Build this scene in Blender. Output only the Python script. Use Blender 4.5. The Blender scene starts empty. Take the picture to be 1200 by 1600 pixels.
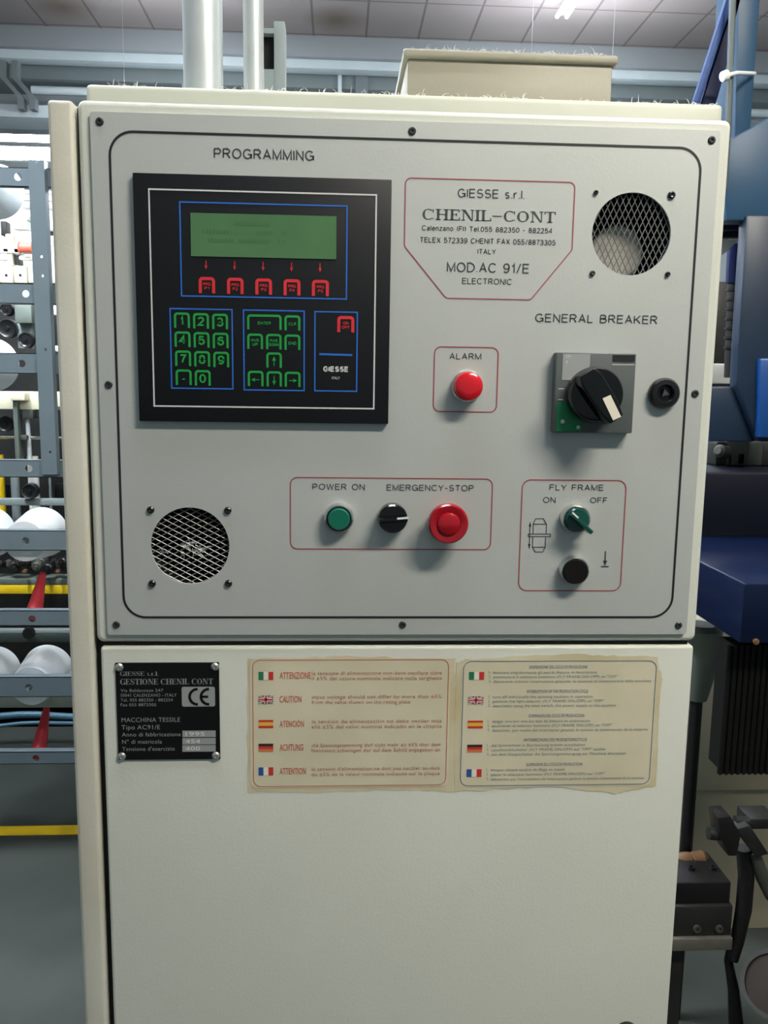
import bpy, bmesh, math, random
from mathutils import Vector, Matrix
random.seed(7)
SC = bpy.context.scene
COL = SC.collection

# ------------------------------------------------------------------ camera, world, exposure
F = 1353.8                                    # focal length for a 1200x1600 frame
RX, RR, RZ = 1.4213, 0.0144, -0.0544
R3 = Matrix.Rotation(RZ, 3, 'Z') @ Matrix.Rotation(RX, 3, 'X') @ Matrix.Rotation(RR, 3, 'Z')
CAM = Vector((.2352, -.8343, 1.4544))
cd = bpy.data.cameras.new('camera'); cam = bpy.data.objects.new('camera', cd); COL.objects.link(cam)
cd.sensor_fit = 'VERTICAL'; cd.sensor_height = 24.0; cd.lens = F * 24.0 / 1600.0
cd.clip_start = .02
cam.matrix_world = Matrix.Translation(CAM) @ R3.to_4x4()
SC.camera = cam
SC.view_settings.view_transform = 'Standard'; SC.view_settings.look = 'None'
SC.view_settings.gamma = 1; SC.view_settings.use_curve_mapping = False
SC.view_settings.exposure = 0.72
wd = bpy.data.worlds.new('world'); SC.world = wd; wd.use_nodes = True
wd.node_tree.nodes['Background'].inputs[0].default_value = (.72, .93, 1.0, 1)
wd.node_tree.nodes['Background'].inputs[1].default_value = 0.15
LAMP_STRENGTH = 30.0
# hall lamps: (x, y, z, half length, direction, strength factor, label)
LAMPS = [
    (1.28, -1.10, 2.95, .50, 'x', 4.9, 'fluorescent ceiling light behind the viewer, right of the cabinet'),
    (.20, -.30, 3.5, .60, 'x', 1.5, 'fluorescent ceiling light straight above the front of the cabinet'),
    (-1.25, 1.35, 3.7, .75, 'y', 12.0, 'fluorescent ceiling light above the aisle before the creel'),
    (2.53, 8.15, 5.24, .60, 'y', .7, 'lit fluorescent light on the tiled ceiling at the top of the photo'),
    (-1.6, 5.2, 4.7, .60, 'y', 4.5, 'added unseen fluorescent light brightening the far ceiling, left one'),  # unseen lamp added to brighten the far ceiling
    (1.5, 5.8, 4.75, .60, 'y', 4.0, 'added unseen fluorescent light brightening the far ceiling, right one'),  # second unseen lamp put in for the far ceiling
    (-1.5, 8.5, 4.1, .60, 'x', 3.3, 'added unseen fluorescent light brightening the back wall, left one'),  # added lamp hidden behind the cabinet, lights back wall and trunking
    (2.6, 8.5, 4.1, .60, 'x', 4.6, 'added unseen fluorescent light brightening the back wall, right one'),  # added hidden partner of the left one, for wall and trunking
]


def ray(px, py):
    return R3 @ Vector(((px - 600) / F, -(py - 800) / F, -1))


def at(px, py, Y):
    d = ray(px, py); return CAM + d * ((Y - CAM.y) / d.y)


def atz(px, py, Z):
    d = ray(px, py); return CAM + d * ((Z - CAM.z) / d.z)


def pm(Y):                                    # metres per photo pixel at depth Y
    return (at(601, 800, Y) - at(600, 800, Y)).length


# ------------------------------------------------------------------ materials
def lin(c):
    return tuple(((v / 255) / 12.92 if v / 255 <= .04045 else ((v / 255 + .055) / 1.055) ** 2.4) for v in c) + (1,)


MATS = {}


def mat(name, c, rough=.5, metal=0, vary=0, scale=8, bump=0, bscale=120, c2=None, spec=.5, stretch=None):
    if name in MATS: return MATS[name]
    m = bpy.data.materials.new(name); m.use_nodes = True; nt = m.node_tree; n = nt.nodes; L = nt.links
    b = n['Principled BSDF']
    b.inputs['Roughness'].default_value = rough; b.inputs['Metallic'].default_value = metal
    b.inputs['Specular IOR Level'].default_value = spec
    b.inputs['Base Color'].default_value = lin(c)
    tc = n.new('ShaderNodeTexCoord')
    if vary or c2:
        mp = n.new('ShaderNodeMapping'); L.new(tc.outputs['Object'], mp.inputs[0])
        if stretch: mp.inputs['Scale'].default_value = stretch
        no = n.new('ShaderNodeTexNoise'); no.inputs['Scale'].default_value = scale; no.inputs['Detail'].default_value = 6
        L.new(mp.outputs[0], no.inputs['Vector'])
        r = n.new('ShaderNodeValToRGB'); L.new(no.outputs['Fac'], r.inputs[0])
        r.color_ramp.elements[0].position = .35; r.color_ramp.elements[1].position = .68
        a = lin(c2) if c2 else tuple(x * (1 - vary) for x in lin(c)[:3]) + (1,)
        r.color_ramp.elements[0].color = a; r.color_ramp.elements[1].color = lin(c)
        L.new(r.outputs[0], b.inputs['Base Color'])
    if bump:
        no2 = n.new('ShaderNodeTexNoise'); no2.inputs['Scale'].default_value = bscale; no2.inputs['Detail'].default_value = 3
        L.new(tc.outputs['Object'], no2.inputs['Vector'])
        bp = n.new('ShaderNodeBump'); bp.inputs['Strength'].default_value = bump; bp.inputs['Distance'].default_value = .002
        L.new(no2.outputs['Fac'], bp.inputs['Height']); L.new(bp.outputs[0], b.inputs['Normal'])
    MATS[name] = m
    return m


def emis(name, c, s):
    if name in MATS: return MATS[name]
    m = bpy.data.materials.new(name); m.use_nodes = True; b = m.node_tree.nodes['Principled BSDF']
    b.inputs['Base Color'].default_value = lin(c); b.inputs['Emission Color'].default_value = lin(c)
    b.inputs['Emission Strength'].default_value = s
    MATS[name] = m
    return m


CREAM = mat('cream_paint', (208, 211, 201), .45, vary=.05, scale=5, bump=.08, bscale=300)
CREAM_D = mat('cream_paint_aged', (206, 205, 194), .45, vary=.12, scale=9, bump=.08, bscale=300, c2=(196, 193, 178))
PLATE = mat('grey_anodised_plate', (190, 194, 191), .5, .3, vary=.05, scale=6, bump=.05, bscale=500)
BLACK = mat('black_print', (26, 28, 31), .45)
BLACKP = mat('black_plastic', (20, 21, 23), .3, vary=.1)
SCREW = mat('dark_grey_screw', (54, 56, 57), .4, .3)
BLACKG = mat('black_gloss', (14, 14, 15), .15)
UNITB = mat('programming_unit_black', (20, 22, 26), .42, spec=.3, vary=.12, scale=14)
GREYTXT = mat('dark_grey_print', (60, 63, 66), .5)
REDL = mat('dark_red_line', (150, 70, 76), .5)
REDK = mat('key_red', (205, 40, 50), .5)
GREENK = mat('key_green', (22, 150, 62), .5)
BLUEK = mat('key_blue', (38, 100, 190), .5)
WHITEK = mat('print_white', (205, 205, 205), .5)
LCD = mat('lcd_green', (80, 120, 80), .22, vary=.12, scale=20)
LCDT = mat('lcd_segment_green', (70, 110, 72), .25)
DARK = mat('dark_interior', (18, 18, 18), .9)
GAP = mat('dark_gap_plinth', (34, 31, 28), .8, vary=.2)
MESH = mat('expanded_metal', (138, 140, 138), .4, .6)
REDB = mat('red_button', (200, 22, 36), .18, spec=.7)
REDB2 = mat('red_mushroom', (156, 14, 30), .2, spec=.6)
GREENB = mat('green_button', (10, 102, 80), .3)
GREEND = mat('dark_green_knob', (20, 74, 66), .22)
CHROME = mat('chrome', (215, 216, 216), .16, 1)
STEEL = mat('galvanised_steel', (208, 214, 215), .36, .45, vary=.12, scale=20)
ALU = mat('aluminium_rivet', (196, 196, 194), .3, .8)
PGREY = mat('breaker_grey', (84, 90, 90), .45, vary=.08, scale=20)
LGREY = mat('breaker_light_grey', (150, 154, 154), .45)
GREENL = mat('breaker_green', (16, 122, 72), .45)
WHITEP = mat('white_plastic', (228, 230, 228), .4)
BONE = mat('cream_white_mark', (228, 222, 204), .4)
PAPER = mat('yellowed_sticker', (212, 205, 180), .55, c2=(201, 194, 167), scale=14)
GLUE = mat('brown_adhesive', (196, 184, 146), .6, c2=(210, 202, 174), scale=22)
STRED = mat('sticker_red_print', (196, 104, 88), .6)
STREDL = mat('sticker_pale_red_print', (184, 118, 96), .6)
STBLUE = mat('sticker_blue_print', (84, 108, 132), .6)
STBLUEL = mat('sticker_pale_blue_print', (122, 134, 134), .6)
FG, FW, FR = mat('flag_green', (30, 115, 80), .5), mat('flag_white', (226, 222, 206), .5), mat('flag_red', (196, 50, 46), .5)
FY, FK, FB = mat('flag_yellow', (226, 176, 60), .5), mat('flag_black', (48, 34, 30), .5), mat('flag_blue', (48, 80, 150), .5)
NPB = mat('nameplate_black', (13, 14, 16), .45, spec=.25)
NPT = mat('nameplate_silver_print', (150, 154, 154), .4, .2)
NPF = mat('nameplate_silver_field', (160, 163, 162), .4, .2)
LINT = mat('white_lint', (236, 234, 226), .9)
BLUE = mat('blue_machine_paint', (40, 74, 102), .42, spec=.3, vary=.15, scale=6)
BLUE_SHADED = mat('blue_machine_paint_shaded', (28, 44, 64), .36, spec=.35, vary=.2, scale=8)  # same blue paint, shade of column and lower housing put into the colour
NAVY = mat('navy_machine_paint', (18, 28, 50), .32, spec=.3, vary=.15, scale=8)
BRACEB = mat('blue_brace_paint', (36, 66, 116), .5, spec=.25, vary=.1)
RAIL = mat('grey_blue_rail_paint', (106, 120, 127), .45, vary=.08, scale=10)
YARN = mat('white_yarn', (238, 243, 246), .85, bump=.3, bscale=200)
CORE = mat('yarn_core_tube', (214, 220, 222), .6)
REDT = mat('red_plastic_guide', (196, 44, 56), .4, vary=.2, scale=30)
YELL = mat('yellow_paint', (238, 200, 24), .45, vary=.12, scale=14)
IRON = mat('dark_cast_iron', (34, 35, 34), .5, spec=.35, vary=.3, scale=25)
OILY = mat('oily_black_steel', (24, 23, 24), .38, spec=.35, vary=.3, scale=40)
OLIVE = mat('olive_cast_metal', (66, 69, 62), .5, vary=.25, scale=20)
MWHITE = mat('machine_white_paint', (226, 228, 222), .5, vary=.06)
MCREAM = mat('machine_cream_paint', (220, 216, 190), .5, vary=.08)
GREENG = mat('machine_grey_green', (98, 108, 100), .5, vary=.2, scale=12)
CORAL = mat('coral_spool', (210, 96, 78), .5)
HOSE = mat('blue_grey_hose', (62, 100, 118), .4)
WOOD = mat('brown_wood_knob', (112, 78, 48), .45, vary=.3, scale=30)
BEIGE = mat('machine_base_beige', (160, 152, 130), .55, vary=.15, scale=5)
TRUNK = mat('pale_blue_grey_trunking', (210, 222, 225), .5, vary=.06, scale=3)
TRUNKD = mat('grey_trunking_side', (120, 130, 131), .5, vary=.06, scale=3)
WALLM = mat('back_wall_paint', (188, 196, 198), .7, vary=.08, scale=1.2)
BOXM = mat('beige_box_paint', (140, 136, 121), .5, vary=.1, scale=7, bump=.1)


def ceiling_mat():
    m = bpy.data.materials.new('ceiling_tiles'); m.use_nodes = True; nt = m.node_tree; n = nt.nodes; L = nt.links
    b = n['Principled BSDF']; b.inputs['Roughness'].default_value = .85
    g = n.new('ShaderNodeNewGeometry'); mp = n.new('ShaderNodeMapping'); L.new(g.outputs['Position'], mp.inputs[0])
    mp.inputs['Location'].default_value = (.07, -8.86 + .92 * 20, 0)
    sp = n.new('ShaderNodeSeparateXYZ'); L.new(mp.outputs[0], sp.inputs[0])

    def edge(o, size, w):
        d = n.new('ShaderNodeMath'); d.operation = 'DIVIDE'; d.inputs[1].default_value = size; L.new(o, d.inputs[0])
        a = n.new('ShaderNodeMath'); a.operation = 'ADD'; a.inputs[1].default_value = 100.5; L.new(d.outputs[0], a.inputs[0])
        f = n.new('ShaderNodeMath'); f.operation = 'FRACT'; L.new(a.outputs[0], f.inputs[0])
        s = n.new('ShaderNodeMath'); s.operation = 'SUBTRACT'; s.inputs[1].default_value = .5; L.new(f.outputs[0], s.inputs[0])
        ab = n.new('ShaderNodeMath'); ab.operation = 'ABSOLUTE'; L.new(s.outputs[0], ab.inputs[0])
        lt = n.new('ShaderNodeMath'); lt.operation = 'LESS_THAN'; lt.inputs[1].default_value = w / size / 2; L.new(ab.outputs[0], lt.inputs[0])
        return lt.outputs[0]
    mx = n.new('ShaderNodeMath'); mx.operation = 'MAXIMUM'
    L.new(edge(sp.outputs[0], .60, .026), mx.inputs[0]); L.new(edge(sp.outputs[1], .92, .026), mx.inputs[1])
    no = n.new('ShaderNodeTexNoise'); no.inputs['Scale'].default_value = 1.3; no.inputs['Detail'].default_value = 5
    L.new(g.outputs['Position'], no.inputs['Vector'])
    r = n.new('ShaderNodeValToRGB'); L.new(no.outputs['Fac'], r.inputs[0])
    r.color_ramp.elements[0].color = lin((138, 130, 128)); r.color_ramp.elements[1].color = lin((151, 143, 141))
    mix = n.new('ShaderNodeMix'); mix.data_type = 'RGBA'; L.new(mx.outputs[0], mix.inputs[0])
    L.new(r.outputs[0], mix.inputs[6]); mix.inputs[7].default_value = lin((110, 101, 99))
    # rusty water stains at two tiles
    col = mix.outputs[2]
    for (sx, sy, rr) in ((at_c(98, 11)), (at_c(525, 31))):
        v = n.new('ShaderNodeVectorMath'); v.operation = 'DISTANCE'; L.new(g.outputs['Position'], v.inputs[0])
        v.inputs[1].default_value = (sx, sy, CEIL)
        ad = n.new('ShaderNodeMath'); ad.operation = 'MULTIPLY_ADD'; L.new(no.outputs['Fac'], ad.inputs[0]); ad.inputs[1].default_value = -.3
        L.new(v.outputs['Value'], ad.inputs[2])
        rm = n.new('ShaderNodeMapRange'); L.new(ad.outputs[0], rm.inputs[0]); rm.inputs[1].default_value = -.12; rm.inputs[2].default_value = rr
        rm.inputs[3].default_value = .75; rm.inputs[4].default_value = 0
        mm = n.new('ShaderNodeMix'); mm.data_type = 'RGBA'; L.new(rm.outputs[0], mm.inputs[0]); L.new(col, mm.inputs[6])
        mm.inputs[7].default_value = lin((92, 78, 52)); col = mm.outputs[2]
    L.new(col, b.inputs['Base Color'])
    return m


CEIL = 5.36


def at_c(px, py):
    p = atz(px, py, CEIL); return (p.x, p.y, .25)


def floor_mat():
    m = bpy.data.materials.new('painted_concrete_floor'); m.use_nodes = True; nt = m.node_tree; n = nt.nodes; L = nt.links
    b = n['Principled BSDF']; b.inputs['Roughness'].default_value = .33; b.inputs['Specular IOR Level'].default_value = .25
    g = n.new('ShaderNodeNewGeometry')
    no = n.new('ShaderNodeTexNoise'); no.inputs['Scale'].default_value = 2.2; no.inputs['Detail'].default_value = 8
    L.new(g.outputs['Position'], no.inputs['Vector'])
    r = n.new('ShaderNodeValToRGB'); L.new(no.outputs['Fac'], r.inputs[0])
    r.color_ramp.elements[0].position = .3; r.color_ramp.elements[1].position = .7
    r.color_ramp.elements[0].color = lin((46, 51, 48)); r.color_ramp.elements[1].color = lin((66, 71, 68))
    L.new(r.outputs[0], b.inputs['Base Color'])
    rr = n.new('ShaderNodeMapRange'); L.new(no.outputs['Fac'], rr.inputs[0]); rr.inputs[3].default_value = .22; rr.inputs[4].default_value = .45
    L.new(rr.outputs[0], b.inputs['Roughness'])
    return m


# ------------------------------------------------------------------ mesh helpers
def root_of(o):
    while o.parent: o = o.parent
    return o


def round_edges(bm, r, seg):                # bevel all edges; the flat faces stay flat, only the roundings are smooth
    for f in bmesh.ops.bevel(bm, geom=bm.edges[:], offset=r, segments=seg, affect='EDGES', profile=.55)['faces']: f.smooth = True


class MB:
    """collects shapes (world coordinates) for ONE mesh object"""
    def __init__(s): s.v = []; s.f = []; s.m = []; s.sm = []; s.mi = 0

    def addbm(s, bm):
        k = len(s.v); bm.verts.index_update()
        s.v += [v.co.copy() for v in bm.verts]
        for f in bm.faces: s.f.append([k + v.index for v in f.verts]); s.m.append(s.mi); s.sm.append(f.smooth)
        bm.free(); return s

    def poly(s, verts, faces):
        k = len(s.v); s.v += [Vector(v) for v in verts]
        for f in faces: s.f.append([k + i for i in f]); s.m.append(s.mi); s.sm.append(True)
        return s

    def box(s, x0, x1, y0, y1, z0, z1, bev=0, seg=2):
        bm = bmesh.new(); bmesh.ops.create_cube(bm, size=1)
        for v in bm.verts:
            v.co = Vector(((x0 + x1) / 2 + v.co.x * (x1 - x0), (y0 + y1) / 2 + v.co.y * (y1 - y0), (z0 + z1) / 2 + v.co.z * (z1 - z0)))
        if bev: round_edges(bm, bev, seg)
        return s.addbm(bm)

    def hexa(s, pts, bev=0):                 # 8 points: front quad (4) then back quad (4)
        bm = bmesh.new(); vs = [bm.verts.new(p) for p in pts]
        for q in ((0, 1, 2, 3), (7, 6, 5, 4), (0, 4, 5, 1), (1, 5, 6, 2), (2, 6, 7, 3), (3, 7, 4, 0)): bm.faces.new([vs[i] for i in q])
        bmesh.ops.recalc_face_normals(bm, faces=bm.faces[:])
        if bev: round_edges(bm, bev, 2)
        return s.addbm(bm)

    def lathe(s, p, axis, prof, seg=32):     # prof: (distance along axis, radius)
        a = Vector(axis).normalized(); u = a.orthogonal().normalized(); w = a.cross(u); p = Vector(p)
        vs = []; fs = []; n = len(prof)
        for (d, r) in prof:
            for k in range(seg):
                t = 2 * math.pi * k / seg; vs.append(p + a * d + (u * math.cos(t) + w * math.sin(t)) * max(r, 1e-5))
        for i in range(n - 1):
            for k in range(seg):
                k2 = (k + 1) % seg; fs.append((i * seg + k, i * seg + k2, (i + 1) * seg + k2, (i + 1) * seg + k))
        if prof[0][1] > 1e-4: fs.append(tuple(reversed(range(seg))))
        if prof[-1][1] > 1e-4: fs.append(tuple(range((n - 1) * seg, n * seg)))
        return s.poly(vs, fs)

    def cyl(s, p0, p1, r0, r1=None, seg=24):
        p0 = Vector(p0); p1 = Vector(p1); d = (p1 - p0).length
        return s.lathe(p0, p1 - p0, [(0, r0), (d, r0 if r1 is None else r1)], seg)

    def tube(s, pts, r, seg=10):
        pts = [Vector(p) for p in pts]; vs = []; fs = []; u = None
        for i, p in enumerate(pts):
            t = (pts[min(i + 1, len(pts) - 1)] - pts[max(i - 1, 0)]).normalized()
            u = t.orthogonal().normalized() if u is None else (u - t * u.dot(t)).normalized()
            w = t.cross(u); ri = r[i] if isinstance(r, (list, tuple)) else r
            for k in range(seg):
                a = 2 * math.pi * k / seg; vs.append(p + (u * math.cos(a) + w * math.sin(a)) * ri)
        for i in range(len(pts) - 1):
            for k in range(seg):
                k2 = (k + 1) % seg; fs.append((i * seg + k, i * seg + k2, (i + 1) * seg + k2, (i + 1) * seg + k))
        fs.append(tuple(reversed(range(seg)))); fs.append(tuple(range((len(pts) - 1) * seg, len(pts) * seg)))
        return s.poly(vs, fs)

    def plate(s, outer, holes, y0, y1):      # outline in (x, z), from depth y0 (front) to y1 (back)
        cu = bpy.data.curves.new('t', 'CURVE'); cu.dimensions = '2D'; cu.fill_mode = 'BOTH'; cu.extrude = abs(y1 - y0) / 2
        for loop in [outer] + list(holes):
            sp = cu.splines.new('POLY'); sp.points.add(len(loop) - 1); sp.use_cyclic_u = True
            for i, q in enumerate(loop): sp.points[i].co = (q[0], q[1], 0, 1)
        o = bpy.data.objects.new('t', cu); me = bpy.data.meshes.new_from_object(o)
        ym = (y0 + y1) / 2
        s.poly([(v.co.x, ym - v.co.z, v.co.y) for v in me.vertices], [tuple(f.vertices) for f in me.polygons])
        bpy.data.objects.remove(o); bpy.data.meshes.remove(me); bpy.data.curves.remove(cu); return s

    def flat(s, loop, y):                    # filled flat outline facing the viewer
        n = len(loop); return s.poly([(q[0], y, q[1]) for q in loop], [tuple(range(n))])

    def line(s, loop, w, y, closed=True, t=0):
        n = len(loop); vs = []; fs = []
        for i in range(n):
            p = Vector(loop[i]); a = Vector(loop[i - 1]) if (closed or i) else None
            b = Vector(loop[(i + 1) % n]) if (closed or i < n - 1) else None
            d1 = (p - a).normalized() if a is not None else None; d2 = (b - p).normalized() if b is not None else None
            d1 = d1 or d2; d2 = d2 or d1
            nn = Vector((-(d1 + d2).y, (d1 + d2).x)).normalized(); c = max(.4, nn.dot(Vector((-d1.y, d1.x))))
            o = nn * (w / 2 / c)
            vs += [(p.x + o.x, y, p.y + o.y), (p.x - o.x, y, p.y - o.y)]
        for i in range(n if closed else n - 1):
            j = (i + 1) % n; fs.append((2 * i, 2 * i + 1, 2 * j + 1, 2 * j))
        return s.poly(vs, fs)

    def text(s, txt, a, b, cap, Y, bold=0):  # a, b: photo positions of the baseline's two ends; cap: capital height in photo px
        A = at(a[0], a[1], Y); B = at(b[0], b[1], Y); h = cap * pm(Y); z = (A.z + B.z) / 2
        vs, fs = glyphs(txt, bold); x0 = min(v[0] for v in vs); x1 = max(v[0] for v in vs)
        kx = (B.x - A.x) / (x1 - x0); kz = h / CAPH
        return s.poly([(A.x + (v[0] - x0) * kx, Y, z + v[1] * kz) for v in vs], fs)

    def build(s, name, mats, parent=None, sharp=35, smooth=True):
        me = bpy.data.meshes.new(name); me.from_pydata([tuple(v) for v in s.v], [], s.f)
        for m in (mats if isinstance(mats, (list, tuple)) else [mats]): me.materials.append(m)
        for p, i, k in zip(me.polygons, s.m, s.sm): p.material_index = i; p.use_smooth = k
        me.update()
        o = bpy.data.objects.new(name, me); COL.objects.link(o)
        if parent:
            o.parent = parent; org = Vector(root_of(parent).location)
        else:
            xs = [v[0] for v in s.v]; ys = [v[1] for v in s.v]; zs = [v[2] for v in s.v]
            org = Vector(((min(xs) + max(xs)) / 2, (min(ys) + max(ys)) / 2, min(zs))); o.location = org
        me.transform(Matrix.Translation(-org))
        if smooth:
            me.set_sharp_from_angle(angle=math.radians(sharp))
        return o


_G = {}


def glyphs(txt, bold=0):
    k = (txt, bold)
    if k not in _G:
        cu = bpy.data.curves.new('t', 'FONT'); cu.body = txt; cu.size = 1; cu.resolution_u = 3; cu.offset = bold; cu.space_character = 1.06
        o = bpy.data.objects.new('t', cu); me = bpy.data.meshes.new_from_object(o)
        _G[k] = ([(v.co.x, v.co.y) for v in me.vertices], [tuple(p.vertices) for p in me.polygons])
        bpy.data.objects.remove(o); bpy.data.meshes.remove(me); bpy.data.curves.remove(cu)
    return _G[k]


CAPH = max(v[1] for v in glyphs('H')[0])


def serif(mb, txt, a, b, cap, Y, heavy=.17, t=.06):
    """roman lettering with serifs, built stroke by stroke"""
    A = at(a[0], a[1], Y); B = at(b[0], b[1], Y); h = cap * pm(Y); z = (A.z + B.z) / 2
    T = heavy; out = []; x = 0

    def bx(x0, x1, y0, y1): out.append([(x0, y0), (x1, y0), (x1, y1), (x0, y1)])

    def stem(cx, foot=True, head=True):
        bx(cx - T / 2, cx + T / 2, 0, 1)
        if foot: bx(cx - T * 1.1, cx + T * 1.1, 0, t)
        if head: bx(cx - T * 1.1, cx + T * 1.1, 1 - t, 1)

    def arc(cx, cy, rx, ry, a0, a1, n=22):
        P = []
        for i in range(n + 1):
            an = math.radians(a0 + (a1 - a0) * i / n); w = t + (T - t) * abs(math.cos(an)) ** 1.5
            P.append(((cx + (rx - 0) * math.cos(an), cy + ry * math.sin(an)), (cx + (rx - w) * math.cos(an), cy + (ry - t if abs(math.sin(an)) > .3 else ry - t) * math.sin(an))))
        for i in range(n): out.append([P[i][0], P[i + 1][0], P[i + 1][1], P[i][1]])
    for ch in txt:
        u = ch.upper()
        if u == ' ': x += .45; continue
        if u == '.': bx(x, x + .13, 0, .13); x += .3; continue
        if u == '-': bx(x, x + .75, .42, .42 + t * 1.3); x += .9; continue
        if ch == 's':
            for q in ((.2, .52, .16, .16, 20, 270), (.2, .2, .17, .17, 90, -160)): arc(x + q[0], q[1], q[2], q[3], q[4], q[5], 12)
            x += .52; continue
        if ch == 'r':
            bx(x + .05, x + .05 + T, 0, .66); bx(x, x + T + .12, 0, t); arc(x + .32, .46, .17, .2, 150, 30, 8); x += .58; continue
        if ch == 'l': bx(x + .05, x + .05 + T, 0, 1); bx(x, x + T + .1, 0, t); x += .38; continue
        if u in 'COG':
            arc(x + .47, .5, .47, .5, *((0, 360) if u == 'O' else (48, 312)))
            if u != 'O': bx(x + .80, x + .80 + t, .66, .98)
            if u == 'C': bx(x + .80, x + .80 + t, .08, .2)
            if u == 'G': bx(x + .72, x + .72 + T, .04, .42); bx(x + .62, x + .98, .42 - t, .42)
            x += 1.06
        elif u == 'H': stem(x + .18); stem(x + .82); bx(x + .18, x + .82, .48, .48 + t); x += 1.1
        elif u == 'I': stem(x + .18); x += .46
        elif u == 'N':
            bx(x + .15, x + .15 + t, 0, 1); bx(x, x + .32, 0, t); bx(x, x + .2, 1 - t, 1)
            bx(x + .85, x + .85 + t, 0, 1); bx(x + .72, x + 1.02, 1 - t, 1)
            out.append([(x + .12, 1), (x + .12 + T * 1.1, 1), (x + .9, 0), (x + .9 - T * .6, 0)]); x += 1.12
        elif u in 'EL':
            stem(x + .18, head=True); bx(x + .1, x + .8, 0, t); bx(x + .8 - t, x + .8, 0, .28)
            if u == 'E': bx(x + .1, x + .76, 1 - t, 1); bx(x + .76 - t, x + .76, .76, 1); bx(x + .1, x + .56, .5, .5 + t); bx(x + .56 - t, x + .56, .4, .65)
            x += .9
        elif u == 'T':
            stem(x + .45, head=False); bx(x, x + .9, 1 - t, 1); bx(x, x + t, .74, 1); bx(x + .9 - t, x + .9, .74, 1); x += 1.0
        elif u == 'S':
            P = [(.66, .78), (.6, .92), (.4, .98), (.18, .93), (.1, .77), (.17, .62), (.38, .51), (.6, .4), (.68, .24), (.6, .08), (.38, .02), (.15, .08), (.06, .26)]
            W = [.05, .05, .055, .08, .14, .17, .19, .17, .14, .08, .055, .05, .05]
            for i in range(len(P) - 1):
                p, q = Vector(P[i]), Vector(P[i + 1]); nn = Vector((-(q - p).y, (q - p).x)).normalized()
                p2, p1, p0 = Vector(P[min(i + 2, 12)]), q, Vector(P[max(i - 1, 0)])
                na = Vector((-(q - p0).y, (q - p0).x)).normalized(); nb = Vector((-(p2 - p).y, (p2 - p).x)).normalized()
                out.append([tuple(Vector((x, 0)) + v) for v in (p + na * W[i] / 2, q + nb * W[i + 1] / 2, q - nb * W[i + 1] / 2, p - na * W[i] / 2)])
            bx(x + .66, x + .66 + t, .7, .98); bx(x + .03, x + .03 + t, .03, .3); x += .86
    xm = max(q[0] for f in out for q in f); kx = (B.x - A.x) / xm
    for f in out: mb.flat([(A.x + q[0] * kx, z + q[1] * h) for q in f], Y)


def _a(cx, cy, rx, ry, a0, a1, n=14): return [(cx + rx * math.cos(math.radians(a0 + (a1 - a0) * i / n)), cy + ry * math.sin(math.radians(a0 + (a1 - a0) * i / n))) for i in range(n + 1)]


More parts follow.
